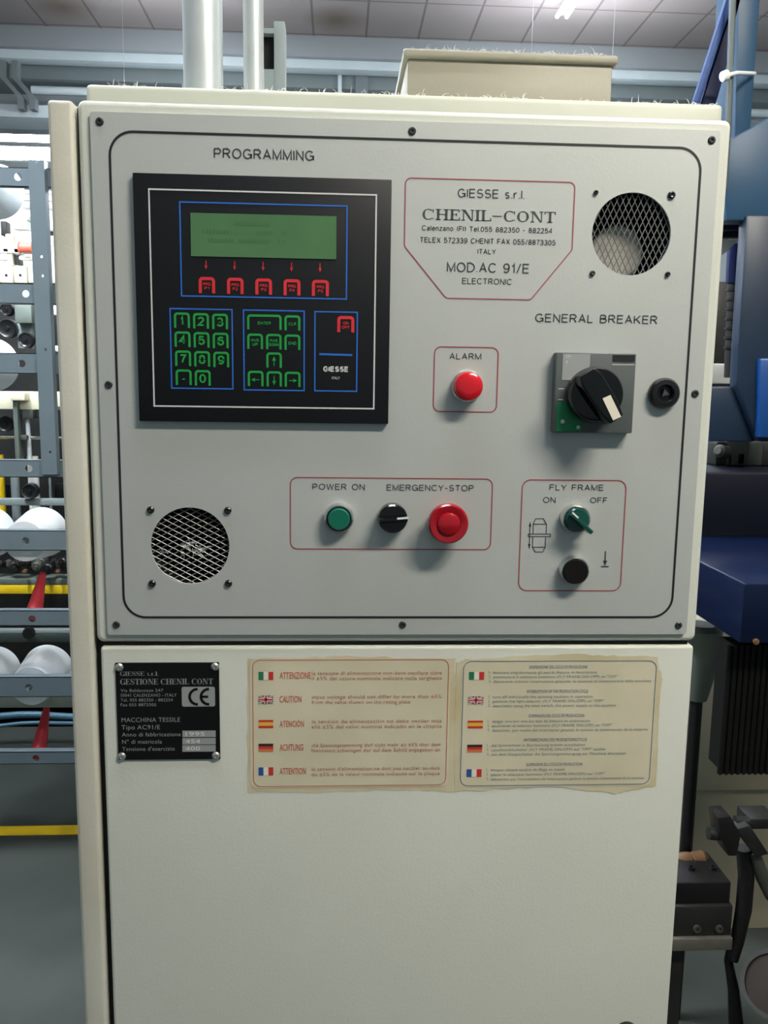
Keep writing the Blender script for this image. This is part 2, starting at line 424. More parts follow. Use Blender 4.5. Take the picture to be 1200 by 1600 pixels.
_bowl = lambda x, y0, y1, w: [(x, y1), (x + w - (y1 - y0) / 2, y1)] + _a(x + w - (y1 - y0) / 2, (y0 + y1) / 2, (y1 - y0) / 2, (y1 - y0) / 2, 90, -90, 10) + [(x, y0)]
_S = _a(.31, .74, .27, .26, 30, 230, 12) + _a(.31, .27, .30, .27, 62, -155, 14)
STROKE = {
    'A': (.68, [[(0, 0), (.34, 1), (.68, 0)], [(.11, .33), (.57, .33)]]), 'B': (.62, [[(0, 0), (0, 1)], _bowl(0, .53, 1, .56), _bowl(0, 0, .53, .62)]),
    'C': (.72, [_a(.38, .5, .38, .5, 42, 318, 22)]), 'D': (.68, [[(0, 0), (0, 1), (.24, 1)] + _a(.24, .5, .44, .5, 90, -90, 16) + [(0, 0)]]),
    'E': (.58, [[(.58, 1), (0, 1), (0, 0), (.58, 0)], [(0, .53), (.53, .53)]]), 'F': (.55, [[(.55, 1), (0, 1), (0, 0)], [(0, .51), (.48, .51)]]),
    'G': (.76, [_a(.38, .5, .38, .5, 42, 330, 22) + [(.74, .45)], [(.42, .45), (.75, .45), (.75, 0)]]), 'H': (.62, [[(0, 0), (0, 1)], [(.62, 0), (.62, 1)], [(0, .52), (.62, .52)]]),
    'I': (.0, [[(0, 0), (0, 1)]]), 'K': (.62, [[(0, 0), (0, 1)], [(.6, 1), (0, .36)], [(.2, .56), (.62, 0)]]), 'L': (.5, [[(0, 1), (0, 0), (.5, 0)]]),
    'M': (.74, [[(0, 0), (0, 1), (.37, .04), (.74, 1), (.74, 0)]]), 'N': (.62, [[(0, 0), (0, 1), (.62, 0), (.62, 1)]]), 'O': (.78, [_a(.39, .5, .39, .5, 0, 360, 30)]),
    'P': (.6, [[(0, 0), (0, 1)], _bowl(0, .46, 1, .6)]), 'R': (.64, [[(0, 0), (0, 1)], _bowl(0, .50, 1, .6), [(.33, .5), (.64, 0)]]), 'S': (.62, [_S]),
    'T': (.62, [[(0, 1), (.62, 1)], [(.31, 1), (.31, 0)]]), 'U': (.6, [[(0, 1)] + _a(.3, .3, .3, .3, 180, 360, 14) + [(.6, 1)]]), 'V': (.64, [[(0, 1), (.32, 0), (.64, 1)]]),
    'W': (.92, [[(0, 1), (.23, 0), (.46, 1), (.69, 0), (.92, 1)]]), 'X': (.64, [[(0, 0), (.64, 1)], [(0, 1), (.64, 0)]]), 'Y': (.66, [[(0, 1), (.33, .45), (.66, 1)], [(.33, .45), (.33, 0)]]),
    'Z': (.6, [[(0, 1), (.6, 1), (0, 0), (.6, 0)]]),
    '0': (.54, [_a(.27, .5, .27, .5, 0, 360, 26)]), '1': (.28, [[(.02, .74), (.14, .78), (.25, 1), (.25, 0)]]), '2': (.54, [_a(.27, .72, .26, .28, 165, -35, 14) + [(.0, 0), (.55, 0)]]),
    '3': (.54, [_a(.26, .75, .24, .25, 160, -90, 12) + _a(.26, .26, .28, .27, 88, -160, 14)]), '4': (.56, [[(.42, 0), (.42, 1), (0, .3), (.56, .3)]]),
    '5': (.54, [[(.5, 1), (.09, 1), (.03, .5)] + _a(.26, .32, .28, .32, 130, -155, 16)]), '6': (.54, [_a(.28, .31, .27, .31, 0, 360, 20), [(.01, .34)] + _a(.30, .58, .28, .42, 185, 40, 12)]),
    '7': (.52, [[(0, 1), (.52, 1), (.3, .5), (.18, 0)]]), '8': (.54, [_a(.27, .75, .23, .25, 0, 360, 20), _a(.27, .26, .27, .26, 0, 360, 20)]), '9': (.54, [_a(.26, .69, .27, .31, 0, 360, 20), [(.53, .66)] + _a(.24, .42, .28, .42, 5, -140, 12)]),
    '.': (.03, [[(0, 0), (0, .07)]]), '-': (.34, [[(0, .42), (.34, .42)]]), '/': (.36, [[(0, -.04), (.36, 1.04)]]), '(': (.16, [_a(.5, .5, .46, .75, 138, 222, 8)]), ')': (.16, [_a(-.3, .5, .46, .75, 42, -42, 8)]),
    's': (.42, [_a(.21, .53, .18, .17, 35, 235, 10) + _a(.21, .18, .2, .18, 62, -150, 10)]), 'r': (.3, [[(0, 0), (0, .7)], _a(.3, .38, .3, .32, 178, 92, 8)]), 'l': (0, [[(0, 0), (0, 1)]]),
    'a': (.46, [_a(.22, .51, .2, .2, 155, 0, 8) + [(.42, .1), (.47, .01)], _a(.2, .19, .2, .19, 55, 330, 12) + [(.42, .25)], [(.31, .38), (.42, .44)]]), 'e': (.5, [[(.02, .37), (.49, .37)] + _a(.25, .36, .25, .36, 2, 318, 18)]),
    'n': (.42, [[(0, 0), (0, .72)], _a(.21, .48, .21, .24, 170, 0, 10) + [(.42, 0)]]), 'z': (.42, [[(.02, .7), (.42, .7), (0, 0), (.43, 0)]]), 'o': (.5, [_a(.25, .36, .25, .36, 0, 360, 20)]),
    'i': (0, [[(0, 0), (0, .7)], [(0, .9), (0, 1)]]),
}


def stroke_text(mb, txt, a, b, cap, Y, w=.14, gap=None):
    """thin sans-serif lettering drawn with strokes of even width, fitted between two baseline ends"""
    A = at(a[0], a[1], Y); B = at(b[0], b[1], Y); h = cap * pm(Y); z = (A.z + B.z) / 2; x = 0; L = []
    gap = gap or (.14 + w * .9)
    for ch in txt:
        if ch == ' ': x += .55; continue
        g_ = STROKE[ch]
        for pl_ in g_[1]: L.append([(x + p[0], p[1]) for p in pl_])
        x += g_[0] + gap
    tot = x - gap; kx = (B.x - A.x - w * h) / max(tot, 1e-6) if tot > .01 else h
    ww = w * h
    for pl_ in L:
        q = [(A.x + ww / 2 + p[0] * kx, z + ww / 2 + p[1] * (h - ww)) for p in pl_]
        closed = (Vector(q[0]) - Vector(q[-1])).length < 1e-6
        mb.line(q[:-1] if closed else q, ww, Y, closed)
    return mb


def px(loop, Y): return [(lambda p: (p.x, p.z))(at(q[0], q[1], Y)) for q in loop]


def square_up(q):                             # four corners in photo order -> an upright rectangle (x0, x1, z0, z1)
    return ((q[0][0] + q[3][0]) / 2, (q[1][0] + q[2][0]) / 2, (q[2][1] + q[3][1]) / 2, (q[0][1] + q[1][1]) / 2)


def rpoly(pts, r, n=8):
    out = []; N = len(pts)
    for i in range(N):
        p = Vector(pts[i]); a = (Vector(pts[i - 1]) - p).normalized(); b = (Vector(pts[(i + 1) % N]) - p).normalized()
        ang = a.angle(b); d = r / math.tan(ang / 2); c = p + (a + b).normalized() * (r / math.sin(ang / 2))
        p0 = p + a * d - c; p1 = p + b * d - c; t0 = math.atan2(p0.y, p0.x); t1 = math.atan2(p1.y, p1.x)
        dt = (t1 - t0 + math.pi) % (2 * math.pi) - math.pi
        out += [(c.x + r * math.cos(t0 + dt * k / n), c.y + r * math.sin(t0 + dt * k / n)) for k in range(n + 1)]
    return out


def rect(x0, x1, z0, z1): return [(x0, z1), (x1, z1), (x1, z0), (x0, z0)]
def rrect(x0, x1, z0, z1, r, n=8): return rpoly(rect(x0, x1, z0, z1), r, n)
def circ(x, z, r, n=40): return [(x + r * math.cos(2 * math.pi * k / n), z + r * math.sin(2 * math.pi * k / n)) for k in range(n)]


def thing(name, loc, label, cat, group=None):
    o = bpy.data.objects.new(name, None); o.empty_display_size = .05; COL.objects.link(o); o.location = loc
    return tag(o, label, cat, group)


def tag(o, label, cat, group=None, kind=None):
    o['label'] = label; o['category'] = cat
    if group: o['group'] = group
    if kind: o['kind'] = kind
    return o


def struct(o, label=None):
    o['kind'] = 'structure'
    if label: o['label'] = label
    return o


# ------------------------------------------------------------------ the setting
struct(MB().box(-7, 7, -5, 12, -.1, 0).build('floor', floor_mat()), 'grey green painted concrete factory floor')
struct(MB().box(-7, 7, -5, 12, CEIL, CEIL + .1).build('ceiling', ceiling_mat()), 'grey tiled suspended ceiling with dark joints and stains')
struct(MB().box(-7, 7, 10.9, 11.1, 0, CEIL).build('wall_back', WALLM), 'pale painted factory back wall')
fl = bpy.data.objects['floor']
y0 = atz(60, 1305, 0).y; y1 = atz(60, 1291, 0).y
ln = MB().box(-5, .9, y0, y1, 0, .002).build('painted_line', YELL, fl); ln['label'] = 'yellow line painted on the floor'

# ------------------------------------------------------------------ lamps
for (lx, ly, lz, hl, d, k, lab) in LAMPS:
    t = thing('ceiling_light', (lx, ly, lz), lab, 'light', 'fluorescent ceiling lights')
    a, b = (hl, .028) if d == 'x' else (.028, hl)
    MB().box(lx - a, lx + a, ly - b, ly + b, lz + .01, lz + .05, .006).build('housing', MWHITE, t)
    for s in (-1, 1):
        o = Vector((0, s * .05, 0)) if d == 'x' else Vector((s * .05, 0, 0)); e = Vector((hl - .03, 0, 0)) if d == 'x' else Vector((0, hl - .03, 0))
        c = Vector((lx, ly, lz - .015)) + o
        MB().cyl(c - e, c + e, .019, seg=12).build('tube', emis('tube_light_%g' % k, (255, 247, 232) if k == 4.9 else (240, 246, 255), LAMP_STRENGTH * k), t)
    if lz < CEIL - .2:
        for s in (-.7, .7):
            q = Vector((lx + (a * s if d == 'x' else 0), ly + (b * s if d == 'y' else 0), lz + .06))
            MB().cyl(q, (q.x, q.y, CEIL), .0018, seg=6).build('hanger', STEEL, t)

# ------------------------------------------------------------------ the control cabinet
DT = 1.70; DM = DT - .5026                    # door top, bottom of the upper door
CX0 = -.026
cab = thing('control_cabinet', (.29, .2, 0), 'cream steel machine control cabinet with grey operator panel, labels and lower door', 'control cabinet')
lid_z = at(500, 140, .035).z
lid = at(133, 132, .035)
lidr = at(1131, 162, .035)
LZ = (lid.z + at(1125, 160, .035).z) / 2
b = MB()
b.box(CX0 + .03, .592, .030, .046, .02, DM - .02)                       # front frame behind the lower door
b.box(.580, .592, .046, .38, .02, DT)                                   # right side sheet
b.box(CX0 + .03, CX0 + .042, .046, .38, .02, DT)                        # left side sheet
b.box(CX0 + .03, .592, .368, .38, .02, DT)                              # back sheet
b.build('body', CREAM_D, cab)
MB().box(CX0, CX0 + .0228, -.001, .375, .0, DT - .001, .004, 3).build('side_post', CREAM_D, cab)
MB().box(CX0 + .0228, .006, .012, .05, .02, DT - .004).build('hinge_gap_strip', GAP, cab)  # dark strip filling the gap between post and door
MB().box(lid.x, lidr.x, .035, .40, DT - .03, LZ, .005, 3).build('top_cover', mat('cream_paint_darkened', (186, 189, 174), .5, vary=.06), cab)  # door cream darkened in colour to offset the strong light on the cover
MB().box(CX0 + .02, .588, .03, .38, 0, .06).build('plinth', GAP, cab)
MB().box(.004, .594, .006, .012, DM - .012, DM + .006).build('door_gap_strip', GAP, cab)  # dark strip filling the gap between the two doors
V1 = at(986.8, 365.8, -.003); V2 = at(297, 853, -.003); VR = .0376
h1, h2 = circ(V1.x, V1.z, VR, 56), circ(V2.x, V2.z, VR, 56)
VH = [circ(V1.x, V1.z, VR + .014), circ(V2.x, V2.z, VR + .014)]
ud = MB(); ud.plate(rrect(.0045, .5955, DM + .0045, DT - .0045, .004), VH, 0, .004)
loops = [[(p[0], y, p[1]) for p in rrect(i, .6 - i, DM + i, DT - i, .004 + (.0045 - i) * .6)] for i, y in ((.0045, 0), (.0022, .0004), (.0006, .0020), (0, .0045), (0, .022))]
n_ = len(loops[0])
ud.poly([p for l in loops for p in l], [(a * n_ + k, a * n_ + (k + 1) % n_, (a + 1) * n_ + (k + 1) % n_, (a + 1) * n_ + k) for a in range(4) for k in range(n_)])
ud.plate(rrect(.001, .599, DM + .001, DT - .001, .004), VH, .018, .022)
udo = ud.build('upper_door', CREAM, cab)
LDX1 = .599
zld = at(620, 1010, 0).z
ldo = MB().box(.0035, LDX1, 0, .024, .07, zld, .0035, 3).build('lower_door', CREAM, cab)
MB().lathe(at(978, 1612, 0), (0, -1, 0), [(0, .0125), (.006, .0125), (.008, .010), (.0085, 0)]).build('door_lock', BLACKP, ldo)

# grey front plate with printed lines, words and screws
pl = px([(140, 175), (1129, 203), (1070, 992), (168, 991)], -.003); x0, x1, z0, z1 = square_up(pl)
YP = -.003; YT = -.0033
plate = MB().plate(rrect(x0, x1, z0, z1, .003), [h1, h2], YP, 0).build('front_plate', PLATE, cab)
bl = square_up(px([(170.5, 203), (1097, 233.5), (1048.5, 965), (194, 964)], YT))
MB().line(rrect(*bl, .021, 10), .0022, YT).build('border_line', BLACK, plate)
for q in ((156, 190), (644, 205), (1112, 219), (170, 601), (1086, 615), (182, 976), (629, 976), (1060, 977)):
    c = at(q[0], q[1], YP)
    MB().lathe(c, (0, -1, 0), [(0, .0036), (.0008, .0036), (.0015, .0028), (.0015, .0015), (.0005, .0013), (.0004, 0)], 20).build('panel_screw', SCREW, plate)
for s, a, b_, c in (('PROGRAMMING', (334, 248), (491, 251), 14.5), ('GENERAL BREAKER', (836, 503.5), (1027, 506.5), 13)):
    stroke_text(MB(), s, a, b_, c, YT).build('lettering', GREYTXT, plate)


def framed(pts, r, w=.0011):
    q = px(pts, YT); x0, x1, z0, z1 = square_up(q)
    return MB().line(rrect(x0, x1, z0, z1, r), w, YT).build('frame_line', REDL, plate)


framed([(679, 541.5), (778.5, 543.5), (776, 644), (677, 643)], .0065)
framed([(454, 745), (770, 749.5), (766, 859.5), (453.5, 857)], .0068)
framed([(816.5, 749), (979, 751.5), (969, 924), (810, 922)], .0085)
hx = px([(634, 277.5), (899, 285.5), (893.5, 391), (829, 468.5), (697, 466), (631.5, 384)], YT)
zt = (hx[0][1] + hx[1][1]) / 2; zb = (hx[3][1] + hx[4][1]) / 2; zm = (hx[2][1] + hx[5][1]) / 2; xl = (hx[0][0] + hx[5][0]) / 2; xr = (hx[1][0] + hx[2][0]) / 2
MB().line(rpoly([(xl, zt), (xr, zt), (xr, zm), (hx[3][0], zb), (hx[4][0], zb), (xl, zm)], .0055), .0011, YT).build('frame_line', REDL, plate)
t = MB()
for s, a, b_, c, bo in (('GIESSE s.r.l.', (715, 308.5), (820, 311.5), 13, .004), ('Calenzano (FI) Tel.055 882350 - 882254', (659, 361), (863, 364), 7.6, .008),
                        ('TELEX 572339 CHENIT FAX 055/8873305', (656, 379.5), (868, 383), 8, .008), ('ITALY', (746, 397), (775, 397.5), 7.5, .006),
                        ('MOD.AC 91/E', (698, 425), (827, 427.5), 14.5, .006), ('ELECTRONIC', (722, 444), (800, 445), 9, .006)):
    stroke_text(t, s, a, b_, c, YT, .155 if c < 9 else .135)
serif(t, 'CHENIL-CONT', (660, 343), (868, 348), 15.5, YT, heavy=.19, t=.075)
t.build('maker_lettering', GREYTXT, plate)
t = MB()
for s, a, b_, c in (('ALARM', (702, 561.5), (752, 562), 9.6), ('POWER ON', (488, 765), (570, 766), 9.6), ('EMERGENCY-STOP', (604, 766.3), (740, 768), 9.8),
                    ('FLY FRAME', (858.5, 766), (943, 767), 9.6), ('ON', (848.5, 785.5), (868, 786), 9.3), ('OFF', (922, 786), (949, 786.5), 9.3)):
    stroke_text(MB(), s, a, b_, c, YT).build('lettering', GREYTXT, plate)
# bobbin pictogram and down-arrow pictogram
g = MB(); W = .0008


def seg(g, pts, closed=False, w=W): g.line(px(pts, YT), w, YT, closed)


seg(g, [(833, 819), (837, 810.5), (849, 810.5), (854, 819), (853.5, 834)]); seg(g, [(833, 819), (833, 834)]); seg(g, [(833, 819), (854, 819)])
seg(g, [(825.5, 834.5), (860, 834.5), (860, 838.5), (825.5, 838.5)], True); seg(g, [(832.5, 838.5), (832, 855), (852, 855), (852.5, 838.5)])
seg(g, [(832, 855), (836.5, 862.5), (848, 862.5), (852, 855)]); seg(g, [(828.2, 818), (827, 856)])
g.flat(px([(828.3, 815), (830, 823), (826.4, 823)], YT), YT); g.flat(px([(827, 858), (825.3, 850), (829, 850)], YT), YT)
g.build('pictogram', GREYTXT, plate); g = MB()
seg(g, [(946, 861), (945.5, 878)], w=.0013); g.flat(px([(942.3, 876), (949, 876), (945.4, 884.5)], YT), YT); seg(g, [(939, 885.3), (951, 885.3)], w=.0013)
g.build('pictogram', GREYTXT, plate)


# vents
def vent(c, kind, screws):
    v = MB()
    n = 60; A, B = (.0057, .0121) if kind == 'tall' else (.0113, .0060)
    R = VR + .003
    for s in (-1, 1):
        for k in range(-14, 15):
            # line through (k*A, 0) with slope s*B/A ; clipped by the hole
            dx, dz = A, s * B; L = math.hypot(dx, dz); ux, uz = dx / L, dz / L
            off = k * A * uz
            if abs(off) >= R: continue
            hl = math.sqrt(R * R - off * off); bx_, bz_ = off * uz, -off * ux
            p = Vector((c.x + bx_ - ux * hl, .0012, c.z + bz_ - uz * hl)); q = Vector((c.x + bx_ + ux * hl, .0012, c.z + bz_ + uz * hl))
            v.tube([p, q], .0005, 6)
    r = v.build('vent_grille', MESH, cab)
    return r


vg1 = vent(V1, 'tall', None); vg2 = vent(V2, 'wide', None)
vg1['label'] = 'expanded metal vent grille at the upper right with a pale fan hub behind it'
vg2['label'] = 'expanded metal vent grille at the lower left of the panel'
for vg, lst in ((vg1, ((931, 301, .0022), (1049, 305, .0036), (925.5, 427, .0026), (1043, 428.5, .0024))),
                (vg2, ((235.5, 796.5, .0036), (356, 797.5, .0036), (238, 911.5, .0036), (357, 911.5, .0036)))):
    for (u, w, r) in lst:
        MB().lathe(at(u, w, YP), (0, -1, 0), [(0, r), (.0018, r * .95), (.0028, r * .6), (.0024, r * .3), (.0018, 0)], 16).build('vent_screw', BLACKP if r != .0026 else OLIVE, vg)
for c, vg in ((V1, vg1), (V2, vg2)):
    MB().lathe((c.x, .075, c.z), (0, -1, 0), [(0, .05), (.052, .05), (.052, .044), (.003, .044), (.003, 0)], 40).build('fan_housing', DARK, vg)
FH = at(962, 396, .03)
f_ = MB(); f_.lathe((FH.x, .07, FH.z), (0, -1, 0), [(0, .026), (.042, .026), (.044, .024), (.044, 0)], 36)
f_.build('fan_hub', mat('fan_hub_label', (206, 202, 192), .5, c2=(170, 166, 158), scale=60), vg1)
lm = MB()
for k in range(9):
    a = random.random() * 6.28; rr = VR * .8 * random.random(); c = Vector((V2.x + rr * math.cos(a), .003, V2.z + rr * math.sin(a) * .5 - .004))
    for j in range(7):
        e = Vector((random.gauss(0, .004), random.gauss(0, .001), random.gauss(0, .0025)))
        lm.tube([c, c + e * .5 + Vector((0, 0, random.gauss(0, .001))), c + e], .0004, 4)
lo = lm.build('caught_lint', LINT, vg2); lo['label'] = 'tufts of white lint caught in the grille'; lo['kind'] = 'stuff'

# ---- programming unit
YU = -.009; YUT = -.0094
q = square_up(px([(205, 268), (612, 281.5), (607, 662.5), (219, 658)], YU))
unit = MB().box(q[0], q[1], YU, YP, q[2], q[3], .001).build('programming_unit', UNITB, cab)
def uline(pts, m, w, name): return MB().line(rect(*square_up(px(pts, YUT))), w, YUT).build(name, m, unit)
uline([(232, 295), (588, 305), (584, 639.5), (241.5, 633.5)], WHITEK, .0014, 'border_line')
for pts in ([(281, 314.5), (542.5, 323), (541, 468.5), (283.5, 461)], [(265.5, 481.5), (362.5, 484.5), (364, 608), (268.5, 606)],
            [(380, 484), (475, 486.5), (475.5, 611), (382, 608.5)], [(491.5, 486.5), (558.5, 488.5), (557, 612), (492.5, 610)]):
    uline(pts, BLUEK, .0013, 'frame_line')
q = square_up(px([(297, 332), (526, 338.5), (525, 406), (299, 399.5)], YUT))
lcd = MB().box(q[0], q[1], YUT - .0004, YU, q[2], q[3]).build('display', LCD, unit)
e = MB()
for r_, sp in ((.22, (.30, .55)), (.42, (.08, .27, .45, .57, .62, .66)), (.62, (.12, .30, .33, .55, .60, .66)), ):
    for i in range(0, len(sp) - 1, 2):
        zc = q[3] + (q[2] - q[3]) * r_; xa = q[0] + (q[1] - q[0]) * sp[i]; xb = q[0] + (q[1] - q[0]) * sp[i + 1]
        nn = max(2, int((xb - xa) / .0028))
        for k in range(nn):
            xx = xa + (xb - xa) * k / nn
            e.flat(rect(xx, xx + .0018, zc - .0016, zc + .0016), YUT - .0006)
e.build('display_characters', LCDT, lcd)


def key(x0, x1, y0, y1, m, txt=None, arrow=None, small=False, thick=3.3):
    k = MB(); w = thick * pm(YUT)
    A = at(x0, y0, YUT); B = at(x1, y1, YUT)
    x0w, x1w, z1w, z0w = A.x + w / 2, B.x - w / 2, A.z - w / 2, B.z
    r = .0022
    pts = [(x0w, z0w), (x0w, z1w - r)] + [(x0w + r - r * math.cos(t), z1w - r + r * math.sin(t)) for t in (.4, .8, 1.2, 1.57)]
    pts += [(x1w - r + r * math.cos(t), z1w - r + r * math.sin(t)) for t in (1.57, 1.2, .8, .4)] + [(x1w, z1w - r), (x1w, z0w)]
    k.line(pts, w, YUT, False)
    cx, cy = (x0 + x1) / 2, (y0 + y1) / 2 + 2
    if txt:
        rows = txt.split('\n')
        for i, s in enumerate(rows):
            if small:
                wd_ = min((x1 - x0) - 9, 4.1 * len(s)); hh = 4.5; yb = cy + 2 + (i - (len(rows) - 1) / 2) * 6.5
            else: wd_ = 10.5 if s != '1' else 5.5; hh = 13.5; yb = cy + 6
            if s == '-': k.flat(px([(cx - 2, cy), (cx + 2, cy), (cx + 2, cy + 2), (cx - 2, cy + 2)], YUT), YUT)
            else: stroke_text(k, s, (cx - wd_ / 2, yb), (cx + wd_ / 2, yb), hh, YUT, .19)
    if arrow:
        dx, dy = {'l': (-1, 0), 'r': (1, 0), 'u': (0, -1), 'd': (0, 1)}[arrow]
        k.line(px([(cx - dx * 6, cy - dy * 7), (cx + dx * 3, cy + dy * 3)], YUT), .0007, YUT, False)
        k.flat(px([(cx + dx * 7, cy + dy * 8), (cx + dx * 1 - dy * 3, cy + dy * 1 + dx * 3), (cx + dx * 1 + dy * 3, cy + dy * 1 - dx * 3)], YUT), YUT)
    o = k.build('key', m, unit)
    return o


for i, s in enumerate(('1', '2', '3', '4', '5', '6', '7', '8', '9', '-', '0')):
    c, r_ = i % 3, i // 3
    key(271.5 + 29.9 * c + r_ * .9, 297 + 29.7 * c + r_ * .9, 488 + 29.7 * r_ + 1 * c, 512.6 + 29.7 * r_ + 1 * c, GREENK, s)['label'] = 'key with green outline and ' + ('dash' if s == '-' else 'digit ' + s)
for (x0, x1, y0, y1, s, a) in ((386, 440, 491, 515.5, 'ENTER', None), (444.4, 469.3, 492.5, 516.5, 'CLR', None), (386.2, 411, 521, 545.5, 'INS\nUP', None),
                               (415.6, 440, 521.5, 546, 'INS\nDOWN', None), (444.4, 469.3, 522.5, 547, 'END', None), (416, 440.4, 550.5, 574.8, None, 'u'),
                               (387, 411.8, 579.2, 603.5, None, 'l'), (416.4, 440.4, 580, 604, None, 'd'), (444.8, 469.6, 580.7, 604.6, None, 'r')):
    key(x0, x1, y0, y1, GREENK, s, a, small=True)
for i in range(5):
    key(310.2 + 44.3 * i, 336.3 + 44.4 * i, 432.5 + 1.15 * i, 458.5 + 1.1 * i, REDK, 'PRG\nP%d' % (i + 1), small=True, thick=4.6)['label'] = 'red outlined key under the display'
    ar = MB(); cx = 322 + 44.5 * i; cy = 413 + 1.1 * i
    ar.line(px([(cx, cy - 6), (cx, cy + 4)], YUT), .0008, YUT, False); ar.flat(px([(cx - 2.6, cy + 2), (cx + 2.6, cy + 2), (cx, cy + 8)], YUT), YUT)
    ar.build('arrow_mark', REDK, unit)
key(527, 553.5, 493.5, 519.5, REDK, 'ON\nOFF', small=True, thick=4.6)['label'] = 'red outlined key at the right'
MB().line(px([(499, 553.3), (550.5, 554.8)], YUT), .0019, YUT, False).build('blue_bar', BLUEK, unit)
stroke_text(MB(), 'GIESSE', (505, 580.7), (544.5, 581.5), 8.4, YUT, .24).build('maker_lettering', WHITEK, unit)
MB().text('ITALY', (518.5, 592.5), (531, 592.8), 3.8, YUT, .01).build('maker_lettering', WHITEK, unit)


# ---- buttons and switches
def root_part(name, m, mb): return mb.build(name, m, cab)


c = at(729, 603.5, YP); N = (0, -1, 0)
r0 = MB().lathe(c, N, [(0, .0148), (.003, .0148), (.004, .014)]).build('alarm_lamp', CHROME, cab)
MB().lathe(c, N, [(.003, .0138), (.014, .0136), (.0165, .0128), (.018, .0105), (.0185, .006), (.0187, 0)], 40).build('lens', REDB, r0)
c = at(529.5, 808.5, YP)
r0 = MB().lathe(c, N, [(0, .0146), (.006, .0146), (.009, .0135), (.0095, .0122), (.006, .0116), (.002, .0114)], 40).build('power_button', CHROME, cab)
MB().lathe(c, N, [(.002, .0122), (.0085, .0122), (.0087, .0112), (.0085, .0110)], 40).build('inner_ring', BLACKP, r0)
MB().lathe(c, N, [(.002, .0108), (.012, .0106), (.0135, .0095), (.0135, 0)], 40).build('button_cap', GREENB, r0)
c = at(613, 808, YP)
r0 = MB().lathe(c, N, [(0, .0143), (.011, .0140), (.0125, .0125), (.0125, 0)], 40).build('selector_switch', BLACKG, cab)


def grip(parent, c, ang, length, width, y0, y1, m, name='grip', taper=.8):
    """raised finger bar across a round knob"""
    u = Vector((math.cos(ang), 0, math.sin(ang))); w = Vector((-math.sin(ang), 0, math.cos(ang)))
    def P(a, b_, y): return Vector((c.x, 0, c.z)) + u * a + w * b_ + Vector((0, y, 0))
    L0, L1 = length; W_ = width / 2
    return MB().hexa([P(-L0, -W_ * taper, y1), P(L1, -W_ * taper, y1), P(L1, W_ * taper, y1), P(-L0, W_ * taper, y1), P(-L0, -W_, y0), P(L1, -W_, y0), P(L1, W_, y0), P(-L0, W_, y0)], .0008).build(name, m, parent)


gr = grip(r0, c, math.radians(4), (.0135, .0135), .0058, c.y - .010, c.y - .0205, BLACKG)
mk = at(628, 809.5, c.y - .0205); MB().line([(mk.x - .0045, mk.z - .0006), (mk.x + .0062, mk.z + .0003)], .0019, c.y - .0207, False).build('white_mark', WHITEP, r0)
c = at(696.5, 813, YP)
r0 = MB().lathe(c, N, [(0, .0165), (.010, .0165), (.010, .012), (.016, .012)], 40).build('emergency_stop_button', REDB2, cab)
MB().lathe(c, N, [(.013, .0165), (.0150, .0190), (.019, .0194), (.022, .0190), (.0235, .0176), (.0232, .0120), (.0228, .0113), (.0246, .0106), (.0258, .0085), (.0262, 0)], 48).build('mushroom_cap', REDB2, r0)
c = at(897, 809.5, YP)
r0 = MB().lathe(c, N, [(0, .0146), (.006, .0146), (.009, .0135), (.0095, .0125), (.003, .0120)], 40).build('selector_switch', CHROME, cab)
r0['label'] = 'green ON OFF selector switch with chrome ring'
MB().lathe(c, N, [(.003, .0121), (.0125, .0119), (.014, .0105), (.014, 0)], 40).build('knob', GREEND, r0)
grip(r0, c, math.radians(-42), (.0105, .0165), .0055, c.y - .012, c.y - .023, GREEND, taper=.7)
mk = at(899, 805, c.y - .023); MB().line([(mk.x - .003, mk.z + .0027), (mk.x + .003, mk.z - .0027)], .0016, c.y - .0232, False).build('white_mark', WHITEP, r0)
c = at(895, 889.5, YP)
r0 = MB().lathe(c, N, [(0, .0146), (.006, .0146), (.009, .0138), (.0095, .0128), (.003, .0125)], 40).build('push_button', CHROME, cab)
r0['label'] = 'black push button with chrome ring'
MB().lathe(c, N, [(.003, .0126), (.0105, .0125), (.0125, .0115), (.0125, 0)], 40).build('button_cap', mat('black_velvet', (12, 9, 10), .7, spec=.2), r0)

# breaker
YB = -.015; q = square_up(px([(866, 551), (995, 552), (987.5, 676.5), (868, 676.5)], YB)); YBT = YB - .0003
br = MB().box(q[0], q[1], YB, YP, q[2], q[3], .0012).build('breaker_switch', PGREY, cab)
f = lambda a, b_: (q[0] + (q[1] - q[0]) * a, q[3] + (q[2] - q[3]) * b_)
def fr(a0, b0, a1, b1): p0 = f(a0, b0); p1 = f(a1, b1); return rect(p0[0], p1[0], p1[1], p0[1])
MB().flat(fr(.08, .015, .42, .34), YBT).build('pale_label', LGREY, br)
MB().flat(fr(.03, .62, .36, .985), YBT).build('green_label', GREENL, br)
lab = MB(); lab.flat(fr(.70, .02, .98, .10), YBT); lab.flat(fr(.71, .05 + .05, .97, .105), YBT - .0001); lab.build('rating_label', BLACK, br)
t_ = MB(); t_.line([f(.04, .45), f(.11, .45)], .0007, YBT, False); t_.line([f(.04, .585), f(.11, .585)], .0007, YBT, False); t_.line([f(.70, .14), f(.98, .14)], .0007, YBT, False)
t_.text('ON', (884, 559), (891, 559), 4.2, YBT - .0002, .01); t_.text('I', (885, 568), (886.3, 568), 4.5, YBT - .0002)
t_.flat(circ(f(.11, .86)[0], f(.11, .86)[1], .002), YBT - .0002); t_.flat(circ(f(.31, .93)[0], f(.31, .93)[1], .0018), YBT - .0002)
t_.build('printed_marks', WHITEK, br)
c = at(931, 617, YB - .012); c = Vector((c.x, YB, c.z))
